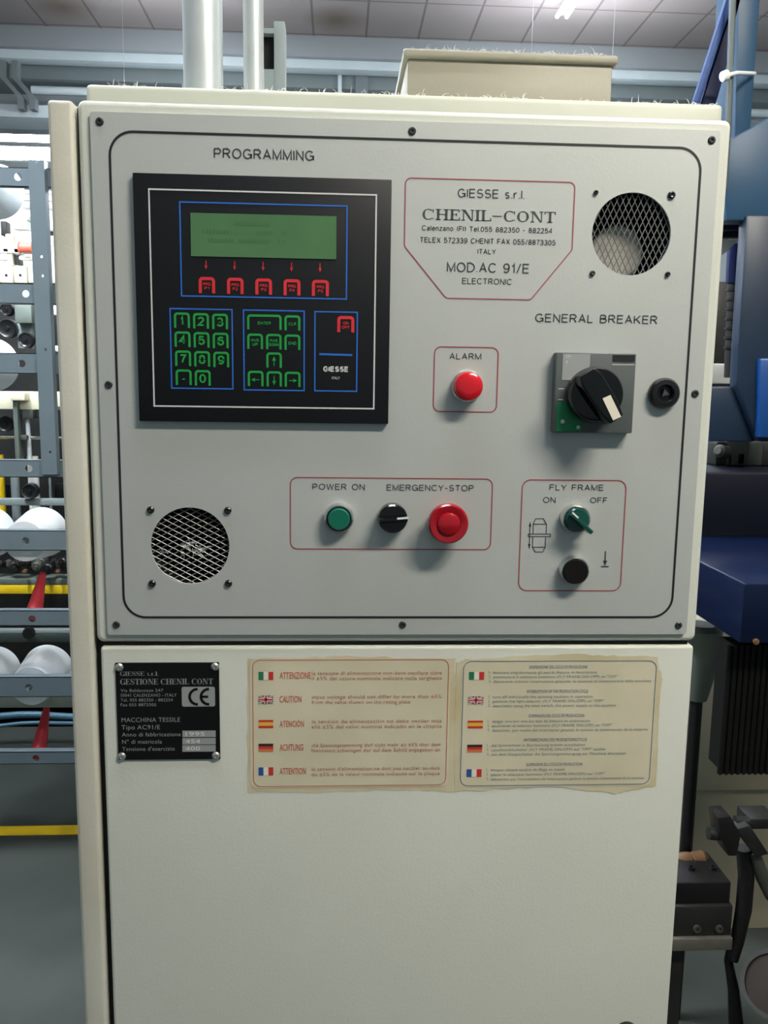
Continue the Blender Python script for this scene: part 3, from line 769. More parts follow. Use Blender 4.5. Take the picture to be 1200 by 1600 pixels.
kn = MB().lathe(c, N, [(0, .0255), (.006, .0262), (.013, .0258), (.016, .0243), (.0165, .022), (.0165, 0)], 56).build('rotary_knob', BLACKG, br)
ang = math.radians(-55)
u = Vector((math.cos(ang), 0, math.sin(ang))); w = Vector((-math.sin(ang), 0, math.cos(ang)))
def KP(a, b_, y): return c + u * a + w * b_ + Vector((0, y, 0))
hb = MB()
prof = [(-.026, .009), (-.018, .0125), (0, .0125), (.016, .0115), (.028, .0085)]
vs = []; n_ = len(prof)
for sgn, yy, kk in ((1, -.0155, 1.0), (1, -.030, .82), (-1, -.030, .82), (-1, -.0155, 1.0)):
    for (a, b_) in prof: vs.append(KP(a * (.97 if kk < 1 else 1), sgn * b_ * kk, yy))
fs = []
for r_ in range(3):
    for i in range(n_ - 1): fs.append((r_ * n_ + i, r_ * n_ + i + 1, (r_ + 1) * n_ + i + 1, (r_ + 1) * n_ + i))
fs += [(0, n_, 2 * n_, 3 * n_), (n_ - 1, 4 * n_ - 1, 3 * n_ - 1, 2 * n_ - 1)]
bm = bmesh.new(); bv = [bm.verts.new(v) for v in vs]
for ff in fs: bm.faces.new([bv[i] for i in ff])
bmesh.ops.recalc_face_normals(bm, faces=bm.faces[:])
round_edges(bm, .0016, 3)
hb.addbm(bm); hb.build('grip', BLACKG, br, sharp=50)
YM = YB - .0303
MB().flat(px([(941.5, 622.5), (954, 617), (970.5, 651), (958, 657)], YM), YM).build('white_mark', BONE, br)
c = at(1036, 614.5, YP)
lk = MB().lathe(c, N, [(0, .0148), (.005, .0148), (.0075, .0130), (.008, .0085), (.0066, .0074), (.002, .0070), (.002, 0)], 40).build('door_lock', BLACKP, cab)
lk['label'] = 'round black door lock with a triangular key insert'
MB().lathe(c, N, [(.0019, .0044), (.0062, .0042), (.0062, 0)], 3).build('triangle_insert', GREYTXT, lk)

# ---- nameplate
YN = -.0015; YNT = -.0018
q = square_up(px([(180.5, 1035.5), (342, 1036), (344, 1187), (184.5, 1186.5)], YN))
npl = MB().box(q[0], q[1], YN, 0, q[2], q[3]).build('nameplate', NPB, cab)
for (u_, v_) in ((186.5, 1042.5), (336, 1041.5), (190.5, 1181.5), (337.5, 1180.5)):
    MB().lathe(at(u_, v_, YN), N, [(0, .0040), (.0008, .0040), (.0020, .0030), (.0024, .0016), (.0014, .0012), (.0012, 0)], 20).build('rivet', ALU, npl)
t = MB()
serif(t, 'GIESSE s.r.l.', (187.5, 1056), (247, 1056), 7, YNT, heavy=.22); serif(t, 'GESTIONE CHENIL CONT', (188, 1069.5), (333, 1069.5), 9.5, YNT, heavy=.24)
t.build('maker_lettering', NPT, npl)
t = MB()
for s, a, b_, y, h, bo in (('Via Baldanzese 247', 188.5, 255, 1081, 4.8, .01), ('50041 CALENZANO - ITALY', 188.5, 276, 1088.5, 4.8, .01), ('Tel. 055 882350 - 882254', 188.5, 270, 1096, 4.8, .01),
                           ('Fax 055 8873305', 188.5, 244, 1103.5, 4.8, .01), ('MACCHINA TESSILE', 190, 281.5, 1128, 7.2, .012), ('Tipo AC91/E', 190, 250, 1139.7, 7.2, .01),
                           ('Anno di fabbricazione', 190.5, 282.5, 1150.5, 6.4, .006), ('N° di matricola', 191, 253, 1162, 6.6, .006), ("Tensione d'esercizio", 191, 273, 1173, 6.4, .006)):
    t.text(s, (a, y), (b_, y), h, YNT)
t.build('address_lettering', NPT, npl)
cq = square_up(px([(284, 1073), (336, 1073), (336, 1104), (284, 1104)], YNT))
ce = MB().flat(rrect(*cq, .002, 4), YNT).build('conformity_mark', NPF, npl)
t = MB(); cxm = (cq[0] + cq[1]) / 2; czm = (cq[2] + cq[3]) / 2; R_ = .0080
for cx, kk in ((cxm - .0036, 0), (cxm + .0076, 1)):
    t.line([(cx + .003 + R_ * math.cos(a), czm + R_ * math.sin(a)) for a in [math.radians(90 + 180 * i / 16) for i in range(17)]], .0026, YNT - .0003, False)
    if kk: t.line([(cx - R_ + .003, czm), (cx + .002, czm)], .0024, YNT - .0003, False)
t.build('letters', NPB, ce) if False else t.build('conformity_letters', NPB, npl)
for (y, s) in ((1141.5, '1995'), (1153, '454'), (1164.2, '400')):
    p = square_up(px([(285, y), (337, y), (337, y + 10.3), (285, y + 10.3)], YNT))
    fd = MB(); fd.flat(rect(*p), YNT); fd.mi = 1
    fd.text(s, (290, y + 8.2), (291 + 7.2 * len(s), y + 8.2), 6.2, YNT - .0002, .0)
    fd.build('stamped_field', [NPF, WHITEP], npl)

# ---- yellowed stickers
YS = -.0006; YST = -.0009


def ragged(pts, amp, per=9):
    out = []; n = len(pts)
    for i in range(n):
        a = Vector(pts[i]); b_ = Vector(pts[(i + 1) % n])
        for k in range(per): p = a.lerp(b_, k / per); out.append((p.x + random.uniform(-amp, amp), p.y + random.uniform(-amp, amp)))
    return out


def flag(kind, x0, x1, y0, y1, parent):
    q = square_up(px([(x0, y0), (x1, y0), (x1, y1), (x0, y1)], YST)); m = MB(); W_, H_ = q[1] - q[0], q[3] - q[2]
    def R_(a, b_, c_, d, mi, dy=0): m.mi = mi; m.flat(rect(q[0] + W_ * a, q[0] + W_ * b_, q[2] + H_ * c_, q[2] + H_ * d), YST - dy)
    if kind == 'it': ms = [FG, FW, FR]; [R_(i / 3, (i + 1) / 3, 0, 1, i) for i in range(3)]
    elif kind == 'fr': ms = [FB, FW, FR]; [R_(i / 3, (i + 1) / 3, 0, 1, i) for i in range(3)]
    elif kind == 'de': ms = [FR, FR, FK]; ms = [mat('flag_gold', (206, 120, 70), .5), FR, FK]; [R_(0, 1, i / 3, (i + 1) / 3, i) for i in range(3)]
    elif kind == 'es': ms = [FR, FY]; R_(0, 1, 0, .27, 0); R_(0, 1, .27, .73, 1); R_(0, 1, .73, 1, 0)
    else:
        ms = [FB, FW, FR]; R_(0, 1, 0, 1, 0)
        for mi, wf, dy in ((1, .22, .0001), (2, .08, .0002)):
            m.mi = mi
            for s in (0, 1):
                a = (q[0], q[2] + H_ * s); b_ = (q[1], q[2] + H_ * (1 - s)); m.line([a, b_], H_ * wf, YST - dy, False)
        R_(.38, .62, 0, 1, 1, .0003); R_(0, 1, .32, .68, 1, .0003); R_(.44, .56, 0, 1, 2, .0004); R_(0, 1, .41, .59, 2, .0004)
    return m.build('flag', ms, parent)


def sticker(outl, paper, border, r, lm_, label):
    g_ = MB().flat(px(ragged(outl, 1.6, 12), -.0002), -.0002 if lm_ is STRED else -.0004)
    s = g_.build('sticker', GLUE, cab); s['label'] = label
    MB().flat(rrect(*square_up(px(paper, YS)), .006), YS).build('paper', PAPER, s)
    MB().line(rrect(*square_up(px(border, YST)), r), .0007, YST).build('border_line', lm_, s)
    return s


s1 = sticker([(386, 1029), (545, 1025), (711, 1030), (713, 1140), (709, 1239), (628, 1234), (500, 1238), (386, 1239)], [(390, 1029.5), (704, 1029.5), (700, 1230), (391, 1230)],
             [(395.5, 1030.5), (701, 1031.5), (696.5, 1227), (395.5, 1228)], .0075, STRED, 'yellowed voltage warning sticker printed in red')
LF = (('it', 1049.8, 'ATTENZIONE', 485.5, 'la tensione di alimentazione non deve oscillare oltre', 'il ±5% del valore nominale indicato nella targhetta', 690.5, 691),
      ('uk', 1086.8, 'CAUTION', 471, 'input voltage should not differ by more than ±5%', 'from the value shown on the rating plate', 690, 641),
      ('es', 1125, 'ATENCIÓN', 475, 'la tensión de alimentación no debe oscilar más', 'allá ±5% del valor nominal indicado en la chapita', 690, 690),
      ('de', 1162, 'ACHTUNG', 474, 'die Speisungsspannung darf nicht mehr als ±5% über dem', 'Nennwert schwingen der auf dem Schild angegeben ist', 688, 688),
      ('fr', 1199, 'ATTENTION', 478, "la tension d'alimentation ne doit pas osciller au-delà", 'du ±5% de la valeur nominale indiquée sur la plaque', 687, 687))
hd = MB(); tx = MB()
for (k, y, h, hxr, l1, l2, e1, e2) in LF:
    flag(k, 404, 427, y, y + 12.5, s1)
    MB().text(h, (437, y + 10.6), (hxr, y + 10.6), 10.6 if h != 'ATENCIÓN' else 10, YST, .012).build('heading_lettering', STRED, s1)
    tx.text(l1, (487.5, y + 4.2), (e1, y + 4.4), 5.9, YST); tx.text(l2, (487, y + 12.4), (e2, y + 12.8), 5.9, YST)
tx.build('text_lettering', STREDL, s1)
s2 = sticker([(713, 1036), (728, 1030), (890, 1022), (1027, 1026), (1034, 1060), (1024, 1228), (960, 1240), (860, 1229), (709, 1237)], [(722, 1032), (1028, 1032), (1016, 1229), (717, 1229)],
             [(725, 1033), (1026, 1033), (1014.5, 1226.5), (719, 1226.5)], .008, STBLUE, 'yellowed production cycle instruction sticker printed in blue')
RF = (('it', 733, 1050, 'SOSPENSIONE DEL CICLO DI PRODUZIONE', 827, 918, ('bloccare singolarmente gli assi di filatura, in lavorazione', 'posizionare il selettore luminoso (FLY FRAME ON-OFF) su "OFF"', "disattivare, tramite l'interruttore generale, la tensione di alimentazione della macchina"), (933, 965, 1017)),
      ('uk', 732, 1088, 'INTERRUPTION OF THE PRODUCTION CYCLE', 823, 919, ('turn off individually the spinning sections in operation', 'position the light selector (FLY FRAME ON-OFF) on "OFF"', 'deactivate, using the main switch, the power supply to the machine'), (926, 944, 962)),
      ('es', 731, 1126, 'SUSPENSION DEL CICLO DE PRODUCCION', 826, 913, ('apagar uno por uno los ejes de hilatura en elaboración', 'posicionar el selector luminoso (FLY FRAME ON-OFF) en "OFF"', 'desactivar, por medio del interruptor general, la tensión de alimentación de la máquina'), (922, 956, 1012)),
      ('de', 730, 1163.5, 'UNTERBRECHUNG DES PRODUKTIONSZYKLUS', 818, 917, ('die Spinnachsen in Bearbeitung einzeln ausschalten', 'Leuchtwahlschalter (FLY FRAME ON-OFF) auf "OFF" stellen', 'mit dem Hauptschalter die Spannungsversorgung der Maschine abschalten'), (914, 946, 978)),
      ('fr', 729, 1202, 'SUSPENSION DU CYCLE DE PRODUCTION', 822, 910, ('bloquer chaque section de filage en travail', 'placer le sélecteur lumineux (FLY FRAME ON-OFF) sur "OFF"', "débrancher, par l'intermédiaire de l'interrupteur général, la tension d'alimentation de la machine"), (882, 945, 1006)))
hd = MB(); tx = MB()
for (k, fx, y, h, a, b_, ls, ends) in RF:
    flag(k, fx, fx + 23.5, y, y + 12, s2)
    MB().text(h, (a, y - 5.5), (b_, y - 5.5), 5.2, YST).build('heading_lettering', STBLUE, s2)
    for i, (l, e_) in enumerate(zip(ls, ends)):
        yb = y + 2.5 + 6.9 * i
        tx.text(l, (fx + 38, yb), (e_, yb), 4.6, YST); tx.text('%d.' % (i + 1), (fx + 31, yb), (fx + 34, yb), 4.4, YST)
tx.build('text_lettering', STBLUEL, s2)

# ------------------------------------------------------------------ things standing on the cabinet
TZ = LZ


def pipe(pxl, pxr, y, Y, label):
    a = at((pxl[0] + pxr[0]) / 2, y[0], Y); c = at((pxl[1] + pxr[1]) / 2, y[1], Y); r = (pxr[1] - pxl[1]) / 2 * pm(Y) * 1.0
    o = MB().cyl((c.x, Y, TZ), (c.x, Y, CEIL), r, seg=40).build('conduit_pipe', STEEL); tag(o, label, 'pipe', 'steel conduit pipes on the cabinet'); return o


pipe((287, 290), (345, 346), (0, 128), .17, 'thick galvanised steel conduit pipe rising from the cabinet top, left of the thinner one')
pipe((378, 382), (412, 411), (0, 128), .17, 'thin galvanised steel conduit pipe rising from the cabinet top, right of the thick one')
# upright tray behind the pipes
YQ = .30; a = at(413, 45, YQ); b2 = at(445, 33, YQ); p428 = at(428, 100, YQ); zt = b2.z
tr = thing('cable_tray', (p428.x, YQ, TZ), 'grey metal upright cable duct with a dark slot behind the pipes on the cabinet', 'cable tray')
MB().box(p428.x, b2.x, YQ, YQ + .03, TZ, zt, .001).build('side_channel', TRUNKD, tr)
tb = MB(); ax_ = at(404, 60, YQ).x
z_1 = at(420, 52, YQ).z; z_2 = at(420, 108, YQ).z
tb.box(ax_, p428.x, YQ, YQ + .03, z_1, at(420, 44, YQ).z); tb.box(ax_, p428.x, YQ, YQ + .03, TZ, z_2); tb.box(ax_ - .004, ax_, YQ, YQ + .03, TZ, at(420, 44, YQ).z)
tb.build('slotted_cover', TRUNKD, tr); MB().box(ax_, p428.x, YQ + .012, YQ + .03, z_2, z_1).build('dark_slot', DARK, tr)
# beige box with overhanging lid
YX = .20; a = at(634, 90, YX); b2 = at(962, 120, YX); zt = (at(800, 83, YX).z + at(640, 77, YX).z) / 2; zl = at(800, 97, YX).z
bxo = thing('junction_box', ((a.x + b2.x) / 2, .28, TZ), 'beige steel junction box with an overhanging lid standing on the cabinet top', 'box')
MB().box(a.x + .002, b2.x - .004, YX, .36, TZ, zl, .002).build('box_body', BOXM, bxo)
MB().box(a.x - .003, b2.x + .001, YX - .005, .366, zl, zt, .003, 3).build('lid', BOXM, bxo)
c = at(639, 141, .10); o = MB().lathe((c.x, .10, TZ), (0, 0, 1), [(0, .005), (.004, .005), (.004, .0035), (.009, .0035), (.009, 0)], 12).build('bolt', BLACKP); tag(o, 'small black bolt standing on the cabinet top in front of the junction box', 'bolt')


def lint(name, p0, p1, n, ln_, dep, label, clump=6):
    m = MB(); p0 = Vector(p0); p1 = Vector(p1); cs = [random.random() for _ in range(clump)]
    for i in range(n):
        t = random.choice(cs) + random.gauss(0, .03) if random.random() < .55 else random.random()
        t = min(1, max(0, t)); c = p0.lerp(p1, t) + Vector((0, random.uniform(0, dep), 0)); L_ = abs(random.gauss(ln_, ln_ * .5))
        d = Vector((random.gauss(0, 1), random.gauss(0, .4), abs(random.gauss(.35, .35)))).normalized() * L_
        m.tube([c, c + d * .5 + Vector((0, 0, L_ * .18)), c + d], [.00028, .00022, .0001], 4)
    o = m.build(name, LINT); tag(o, label, 'lint', kind='stuff'); return o


lint('lint', (lid.x + .02, .04, TZ), (lidr.x - .005, .04, TZ), 900, .0042, .03, 'white lint fluff lying along the cabinet top edge', 10)
lint('lint', (a.x, YX - .003, zt), (b2.x, YX - .003, zt), 500, .0045, .03, 'white lint fluff lying on the junction box lid', 7)
lint('lint', (.02, .028, DT), (.58, .028, DT), 450, .0032, .006, 'white lint fluff on the ledge above the operator panel', 8)

# ------------------------------------------------------------------ far trunking under the ceiling
YW = 10.4


def beam(name, y0, y1, Y, dep, m, label, cat, xs=(-7, 7)):
    z1 = (at(200, y0, Y).z); z0 = at(200, y1, Y).z
    o = MB().box(xs[0], xs[1], Y, Y + dep, z0, z1, .01).build(name, m); tag(o, label, cat); return o


beam('cable_trunking', 81, 97, 9.9, .2, TRUNK, 'pale grey cable trunking running along the wall just below the ceiling', 'trunking')
struct(MB().box(-7, 7, 9.82, 10.1, at(200, 79, 9.82).z, CEIL, .004).build('trim_1', mat('grey_ceiling_trim', (150, 156, 158), .5)), 'grey edge trim where the tiled ceiling ends')
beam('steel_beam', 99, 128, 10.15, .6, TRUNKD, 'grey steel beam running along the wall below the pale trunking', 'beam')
o = MB(); zc = at(100, 142, 10.0).z; o.cyl((at(50, 142, 10).x, 10.0, zc), (7, 10.0, zc), .045, seg=12)
tag(o.build('wall_pipe', TRUNK), 'pale grey pipe running along the wall under the steel beam', 'pipe')
beam('air_duct', 168, 188, 9.6, .5, TRUNK, 'pale blue grey air duct running low along the back wall at the left', 'duct', (-7, -.6))
h_ = MB(); pts = [(4, 94), (4, 120), (32, 152), (32, 170)]; Yh = 9.40
for dx in (0, 18):
    P_ = [at(x + dx, y, Yh) for (x, y) in pts]
    for i in range(3): h_.hexa([P_[i] + Vector((-.03, 0, 0)), P_[i] + Vector((.03, 0, 0)), P_[i + 1] + Vector((.03, 0, 0)), P_[i + 1] + Vector((-.03, 0, 0))] + [q + Vector((k, .12, 0)) for q, k in ((P_[i], -.03), (P_[i], .03), (P_[i + 1], .03), (P_[i + 1], -.03))])
tag(h_.build('duct_hanger', TRUNKD), 'bent grey hanger bracket between the trunking and the air duct at the far left', 'bracket')
for (x0, x1) in ((528, 534), (556, 576)):
    z1, z0 = at(x0, 101, 9.9).z, at(x0, 141, 9.9).z
    o = MB().box(at(x0, 120, 9.95).x, at(x1, 120, 9.95).x, 10.11, 10.145, z0, z1).build('bracket', TRUNKD if x0 > 540 else TRUNK)
    tag(o, ('wider grey support bracket' if x0 > 540 else 'narrow pale support bracket') + ' on the steel beam left of the junction box', 'bracket')

# ------------------------------------------------------------------ bobbin creel at the left
YR = 1.70
rk = thing('bobbin_creel', (-.9, YR, 0), 'grey blue perforated steel bobbin creel left of the cabinet', 'rack')
RX0, RX1 = -1.75, -.22
ROWS = ((262, 292, 28, 276), (443, 475, 40, 459), (552, 584, 34, 568), (719, 746, 45, 732), (829, 860, 40, 845), (954, 978, 50, 967), (1058, 1089, 45, 1074), (1175, 1194, 56, 1185))
for (y0, y1, hx_, hy) in ROWS:
    z1 = at(45, y0, YR).z; z0 = at(45, y1, YR).z; hc = at(hx_, hy, YR); pitch = 77 * pm(YR)
    holes = [circ(hc.x + k * pitch, hc.z, .0105, 20) for k in range(-14, 6) if RX0 + .03 < hc.x + k * pitch < RX1 - .03]
    m = MB(); m.plate(rect(RX0, RX1, z0, z1), holes, YR, YR + .003)
    m.box(RX0, RX1, YR, YR + .03, z1 - .002, z1); m.box(RX0, RX1, YR, YR + .022, z0, z0 + .002)
    m.build('rail', RAIL, rk)
u0, u1 = at(46, 300, YR - .02), at(71, 300, YR - .02); zt = at(60, 250, YR - .02).z; zb = at(60, 741, YR - .02).z
m = MB(); hl = [circ((u0.x + u1.x) / 2 + .004, at(60, y, YR - .02).z, .004, 12) for y in (253, 401, 431, 546, 706)]
m.plate(rect(u0.x, u1.x, zb, zt), hl, YR - .022, YR - .019)
m.hexa([Vector((u0.x, YR - .022, zb)), Vector((u0.x, YR - .022, zt)), Vector((u0.x - .006, YR - .001, zt)), Vector((u0.x - .006, YR - .001, zb))] + [Vector((u0.x + .002, YR - .021, zb)), Vector((u0.x + .002, YR - .021, zt)), Vector((u0.x - .004, YR - .001, zt)), Vector((u0.x - .004, YR - .001, zb))])
m.hexa([Vector((u1.x, YR - .022, zb)), Vector((u1.x, YR - .022, zt)), Vector((u1.x + .003, YR - .001, zt)), Vector((u1.x + .003, YR - .001, zb))] + [Vector((u1.x - .002, YR - .021, zb)), Vector((u1.x - .002, YR - .021, zt)), Vector((u1.x + .001, YR - .001, zt)), Vector((u1.x + .001, YR - .001, zb))])
m.build('hanging_strut', RAIL, rk)
for x in (RX0, RX1 - .04): MB().box(x, x + .04, YR + .003, YR + .043, 0, 2.06).build('upright', RAIL, rk)


def bobbin(nx, ny, label, L_=.165):
    Yn = YR + .04; c = at(nx, ny, Yn)
    t = thing('yarn_bobbin', (c.x, Yn, c.z), label, 'bobbin', 'white yarn bobbins on the creel')
    MB().lathe(c, (0, 1, 0), [(.0, .020), (.0, .0595), (.0012, .0605), (L_ - .003, .0795), (L_, .078), (L_, .022)], 48).build('yarn', YARN, t, sharp=32)
    MB().lathe(c, (0, 1, 0), [(-.010, .015), (-.010, .021), (L_ + .01, .024), (L_ + .01, .018)], 24).build('core_tube', CORE, t)
    MB().cyl((c.x, YR + .004, c.z), (c.x, Yn + L_, c.z), .007, seg=12).build('peg', STEEL, t)


bobbin(48, 1072, 'white yarn bobbin on the lowest row of the creel, the whole one beside the cabinet')
bobbin(-39, 1074, 'white yarn bobbin on the lowest creel row, cut by the left edge of the photo')
bobbin(135, 1070, 'white yarn bobbin on the lowest row of the creel, half hidden by the cabinet')
bobbin(38, 846, 'white yarn bobbin on the second lowest row, the whole one above the upper red guide')
bobbin(-49, 846, 'white yarn bobbin on the second lowest row, cut by the left edge of the photo')
bobbin(-46, 568, 'white yarn bobbin third row up, half a disc behind a rail at the left edge')
bobbin(-40, 280, 'white yarn bobbin on the top row, at the left edge beside the hanging strut')


def guide(x0, y0, x1, y1, label):
    a = at(x0, y0, YR + .16); b_ = at(x1, y1 + 6, YR + .052)
    m = MB().cyl(a, b_, .010, .026, 20); tag(m.build('yarn_guide', REDT), label, 'guide', 'red yarn guides on the creel')


guide(67, 896, 52, 957, 'red tapered yarn guide tube in front of the yellow beam')
guide(73, 1107, 59, 1176, 'red tapered yarn guide tube crossing the blue hoses, below the lowest bobbins')

# ------------------------------------------------------------------ twin fluorescent light over the creel
YL = 2.05
a0, a1 = at(-300, 216, YL), at(345, 216, YL); b0, b1 = at(-300, 240, YL), at(345, 240, YL)
a1.z = at(40, 216, YL).z; b1.z = at(40, 240, YL).z
ml = thing('machine_light', ((a0.x + a1.x) / 2, YL, (a1.z + b1.z) / 2), 'lit twin tube fluorescent light over the creel at the left edge', 'light')
TL = emis('machine_tube_light', (240, 248, 255), 32.0)
MB().cyl((a0.x, YL, a1.z), (a1.x, YL, a1.z), 5 * pm(YL), seg=16).build('tube', TL, ml)
MB().cyl((b0.x, YL, b1.z), (b1.x, YL, b1.z), 9 * pm(YL), seg=16).build('tube', TL, ml)
MB().box(a0.x - .03, a1.x + .01, YL + .08, YL + .13, b1.z + .004, a1.z - .004, .004).build('housing', TRUNKD, ml)
for x in (a0.x - .03, a1.x): MB().box(x, x + .015, YL - .005, YL + .09, b1.z - .015, a1.z + .012, .003).build('end_holder', MWHITE, ml)
for x in (a0.x + .1, at(318, 60, YL).x): MB().cyl((x, YL + .105, a1.z), (x, YL + .05, CEIL), .004, seg=6).build('hanger', STEEL, ml)

# ------------------------------------------------------------------ spinning machine behind the creel
YM_ = 2.62
sm = thing('spinning_machine', (-1.2, YM_ + .4, 0), 'long spinning machine with white heads, cream covers and dark mechanics behind the creel', 'machine')
SX0, SX1 = -3.2, .15


def sbar(name, y0, y1, m, dep=.05, Y=YM_, xs=(SX0, SX1), bev=.003):
    z1 = at(50, y0, Y).z; z0 = at(50, y1, Y).z
    return MB().box(xs[0], xs[1], Y, Y + dep, z0, z1, bev).build(name, m, sm)


sbar('machine_frame', 470, 1168, IRON, .3, YM_ + .38)
sbar('upper_cover', 300, 470, MWHITE, .1, YM_ + .38)
sbar('base_skirt', 1140, 1168, BEIGE, .30, YM_ + .06)
MB().box(SX0, SX1, YM_ + .08, YM_ + .6, 0, at(50, 1160, YM_).z).build('base', GREENG, sm)
sbar('deck', 1085, 1106, GREENG, .35, YM_ + .1)
sbar('white_rail', 388, 396, MWHITE, .03)
sbar('white_rail', 297, 302, MWHITE, .03); sbar('white_rail', 309, 313, MWHITE, .03)
sbar('cream_rail', 612, 640, MCREAM, .06)
sbar('bottom_rail', 780, 790, TRUNKD, .04)
sbar('sight_bar', 984, 990, TRUNKD, .03); sbar('lower_channel', 990, 1004, mat('dark_green_paint', (44, 54, 50), .5), .06)
yb = sbar('yellow_beam', 914, 928, YELL, .05); yb['label'] = 'yellow painted beam'
sbar('gear_bed', 905, 914, GREENG, .1, YM_)
MB().cyl((SX0, YM_, at(50, 684, YM_).z), (SX1, YM_, at(50, 684, YM_).z), .006, seg=10).build('steel_rod', CHROME, sm)


def sbox(name, x0, x1, y0, y1, m, dep=.05, Y=YM_, bev=.004):
    p = at(x0, y0, Y); q_ = at(x1, y1, Y)
    return MB().box(p.x, q_.x, Y, Y + dep, q_.z, p.z, bev).build(name, m, sm)


for i in range(-3, 5):
    x = -1 + i * 22
    sbox('cream_cover', x, x + 21, 415, 442, MCREAM, .08)
for i in range(-3, 5):
    x = -1 + i * 22
    for k in (11, ): 
        c = at(x + k, 430, YM_); MB().lathe(c, N, [(0, .005), (.004, .005), (.004, 0)], 10).build('cover_bolt', BLACKP, sm)
for (x0, x1, y0, y1) in ((31, 45, 316, 324), (26, 44, 335, 344), (18, 42, 343, 358), (72, 86, 316, 326), (72, 86, 336, 360), (73, 87, 368, 383), (74, 88, 396, 416), (3, 14, 383, 395), (20, 30, 384, 396), (82, 90, 385, 397)):
    sbox('white_head', x0, x1, y0, y1, MWHITE, .06)
for (x0, x1, y0, y1) in ((0, 10, 345, 368), (21, 30, 398, 413), (72, 82, 360, 367)): sbox('dark_bracket', x0, x1, y0, y1, IRON, .05, YM_ + .02)
for (x0, x1, y0, y1) in ((8, 20, 365, 415),): sbox('cream_arm', x0, x1, y0, y1, MCREAM, .05, YM_ + .01)
for (x, y) in ((2, 403), (38, 403)):
    c = at(x, y, YM_); MB().box(c.x - .022, c.x + .022, YM_, YM_ + .04, c.z - .007, c.z + .007, .006).build('white_tip', MWHITE, sm)
c0, c1 = at(30, 387, YM_ - .03), at(52, 387, YM_ - .03)
o = MB().lathe((c0.x, c0.y, c0.z), (1, 0, 0), [(0, .022), (.004, .022), (.005, .018), (.045, .018), (.046, .022), (.05, .022)], 24).build('spool', CORAL, sm); o['label'] = 'coral red spool'
for (x, y, r, dd) in ((40, 531, 11, 0), (11, 513, 14, .03), (10, 483, 10, .05), (46, 768, 12, -.02), (8, 662, 12, .05)):
    c = at(x, y, YM_ + dd); R_ = r * pm(YM_)
    MB().lathe(c + Vector((0, .03, 0)), N, [(0, R_), (.03, R_), (.034, R_ * .9), (.030, R_ * .7), (.030, R_ * .25), (.036, R_ * .22), (.036, 0)], 28).build('pulley', BLACKP, sm)
sbox('green_block', 22, 50, 476, 505, GREENG, .08); sbox('grey_plate', 26, 50, 505, 545, TRUNKD, .04, YM_ + .05); sbox('pale_plate', 76, 92, 477, 492, MWHITE, .03)
sbox('pale_plate', 78, 94, 540, 549, MWHITE, .05); sbox('green_post', 19, 31, 625, 722, GREENG, .05, YM_ - .03); sbox('cream_clamp', 15, 39, 613, 626, MCREAM, .07, YM_ - .05)
sbox('cream_clamp', 82, 94, 612, 636, MCREAM, .06, YM_ - .02); sbox('grey_clamp', 34, 52, 640, 655, OLIVE, .05, YM_ - .02); sbox('rod_clamp', 32, 42, 680, 688, OLIVE, .04, YM_ - .03)
c = at(43, 655, YM_); d_ = at(47, 720, YM_); MB().cyl(c, d_, .009, seg=12).build('steel_rod', STEEL, sm)
for (x0, x1, nm, mm, y0, y1) in ((-8, 9, 'yellow_post', YELL, 711, 800), (47, 63, 'white_post', MWHITE, 713, 803), (21, 34, 'grey_post', TRUNKD, 745, 830), (78, 82, 'grey_post', TRUNKD, 745, 800)):
    p = at((x0 + x1) / 2, y1, YM_ + .1); q_ = at((x0 + x1) / 2, y0, YM_ + .1)
    MB().cyl((p.x, YM_ + .1, p.z), (p.x, YM_ + .1, q_.z), (x1 - x0) / 2 * pm(YM_ + .1), seg=16).build(nm, mm, sm)
sbox('navy_panel', 8, 24, 757, 778, NAVY, .03, YM_ + .14); sbox('dark_panel', 84, 106, 755, 780, OILY, .03, YM_ + .14)
rn = random.Random(3)
for i in range(16):
    x = -30 + i * 9; y = 872 + rn.uniform(0, 14); c = at(x, y, YM_ + rn.uniform(0, .1)); R_ = rn.uniform(.012, .026)
    MB().lathe(c, (rn.uniform(-.4, .4), -1, rn.uniform(-.2, .5)), [(0, R_), (.03, R_), (.034, R_ * .8), (.034, R_ * .4), (.05, R_ * .4), (.05, 0)], 14).build('gear', rn.choice((IRON, OILY, OLIVE)), sm)
for (x, y) in ((40, 892), (92, 892)):
    c = at(x, y, YM_ - .02); MB().lathe(c, N, [(0, .008), (.02, .008), (.022, 0)], 12).build('brass_nut', WOOD, sm)
c = at(46, 988, YM_ - .02); R_ = .024; MB().lathe(c, N, [(0, R_), (.02, R_ * .9), (.02, 0)], 16).build('pulley', BLACKP, sm)
for (ya, yb_, r, lab) in ((1119, 1119, 5.5, 'thick'), (1134, 1129, 3, 'thin')):
    Yh = YM_ - (.12 if lab == 'thick' else .17); a_ = at(0, ya, Yh); b_ = at(118, yb_, Yh); d_ = b_ - a_
    P_ = [a_ + d_ * k + Vector((0, .01 * math.sin(k * 3), .004 * math.sin(k * 5))) for k in [-2 + .25 * i for i in range(15)]]
    m = MB().tube(P_, r * pm(Yh), 12); o = m.build('hose', HOSE)
    tag(o, lab + ' blue grey hose running along the machine foot, ' + ('the upper one' if lab == 'thick' else 'the lower one'), 'hose', 'blue grey hoses at the machine foot')

# ------------------------------------------------------------------ blue machine at the right
YB_ = .90
bl_ = thing('blue_machine', (1.1, 1.1, 0), 'blue painted textile machine with post, brace and housing right of the cabinet', 'machine')


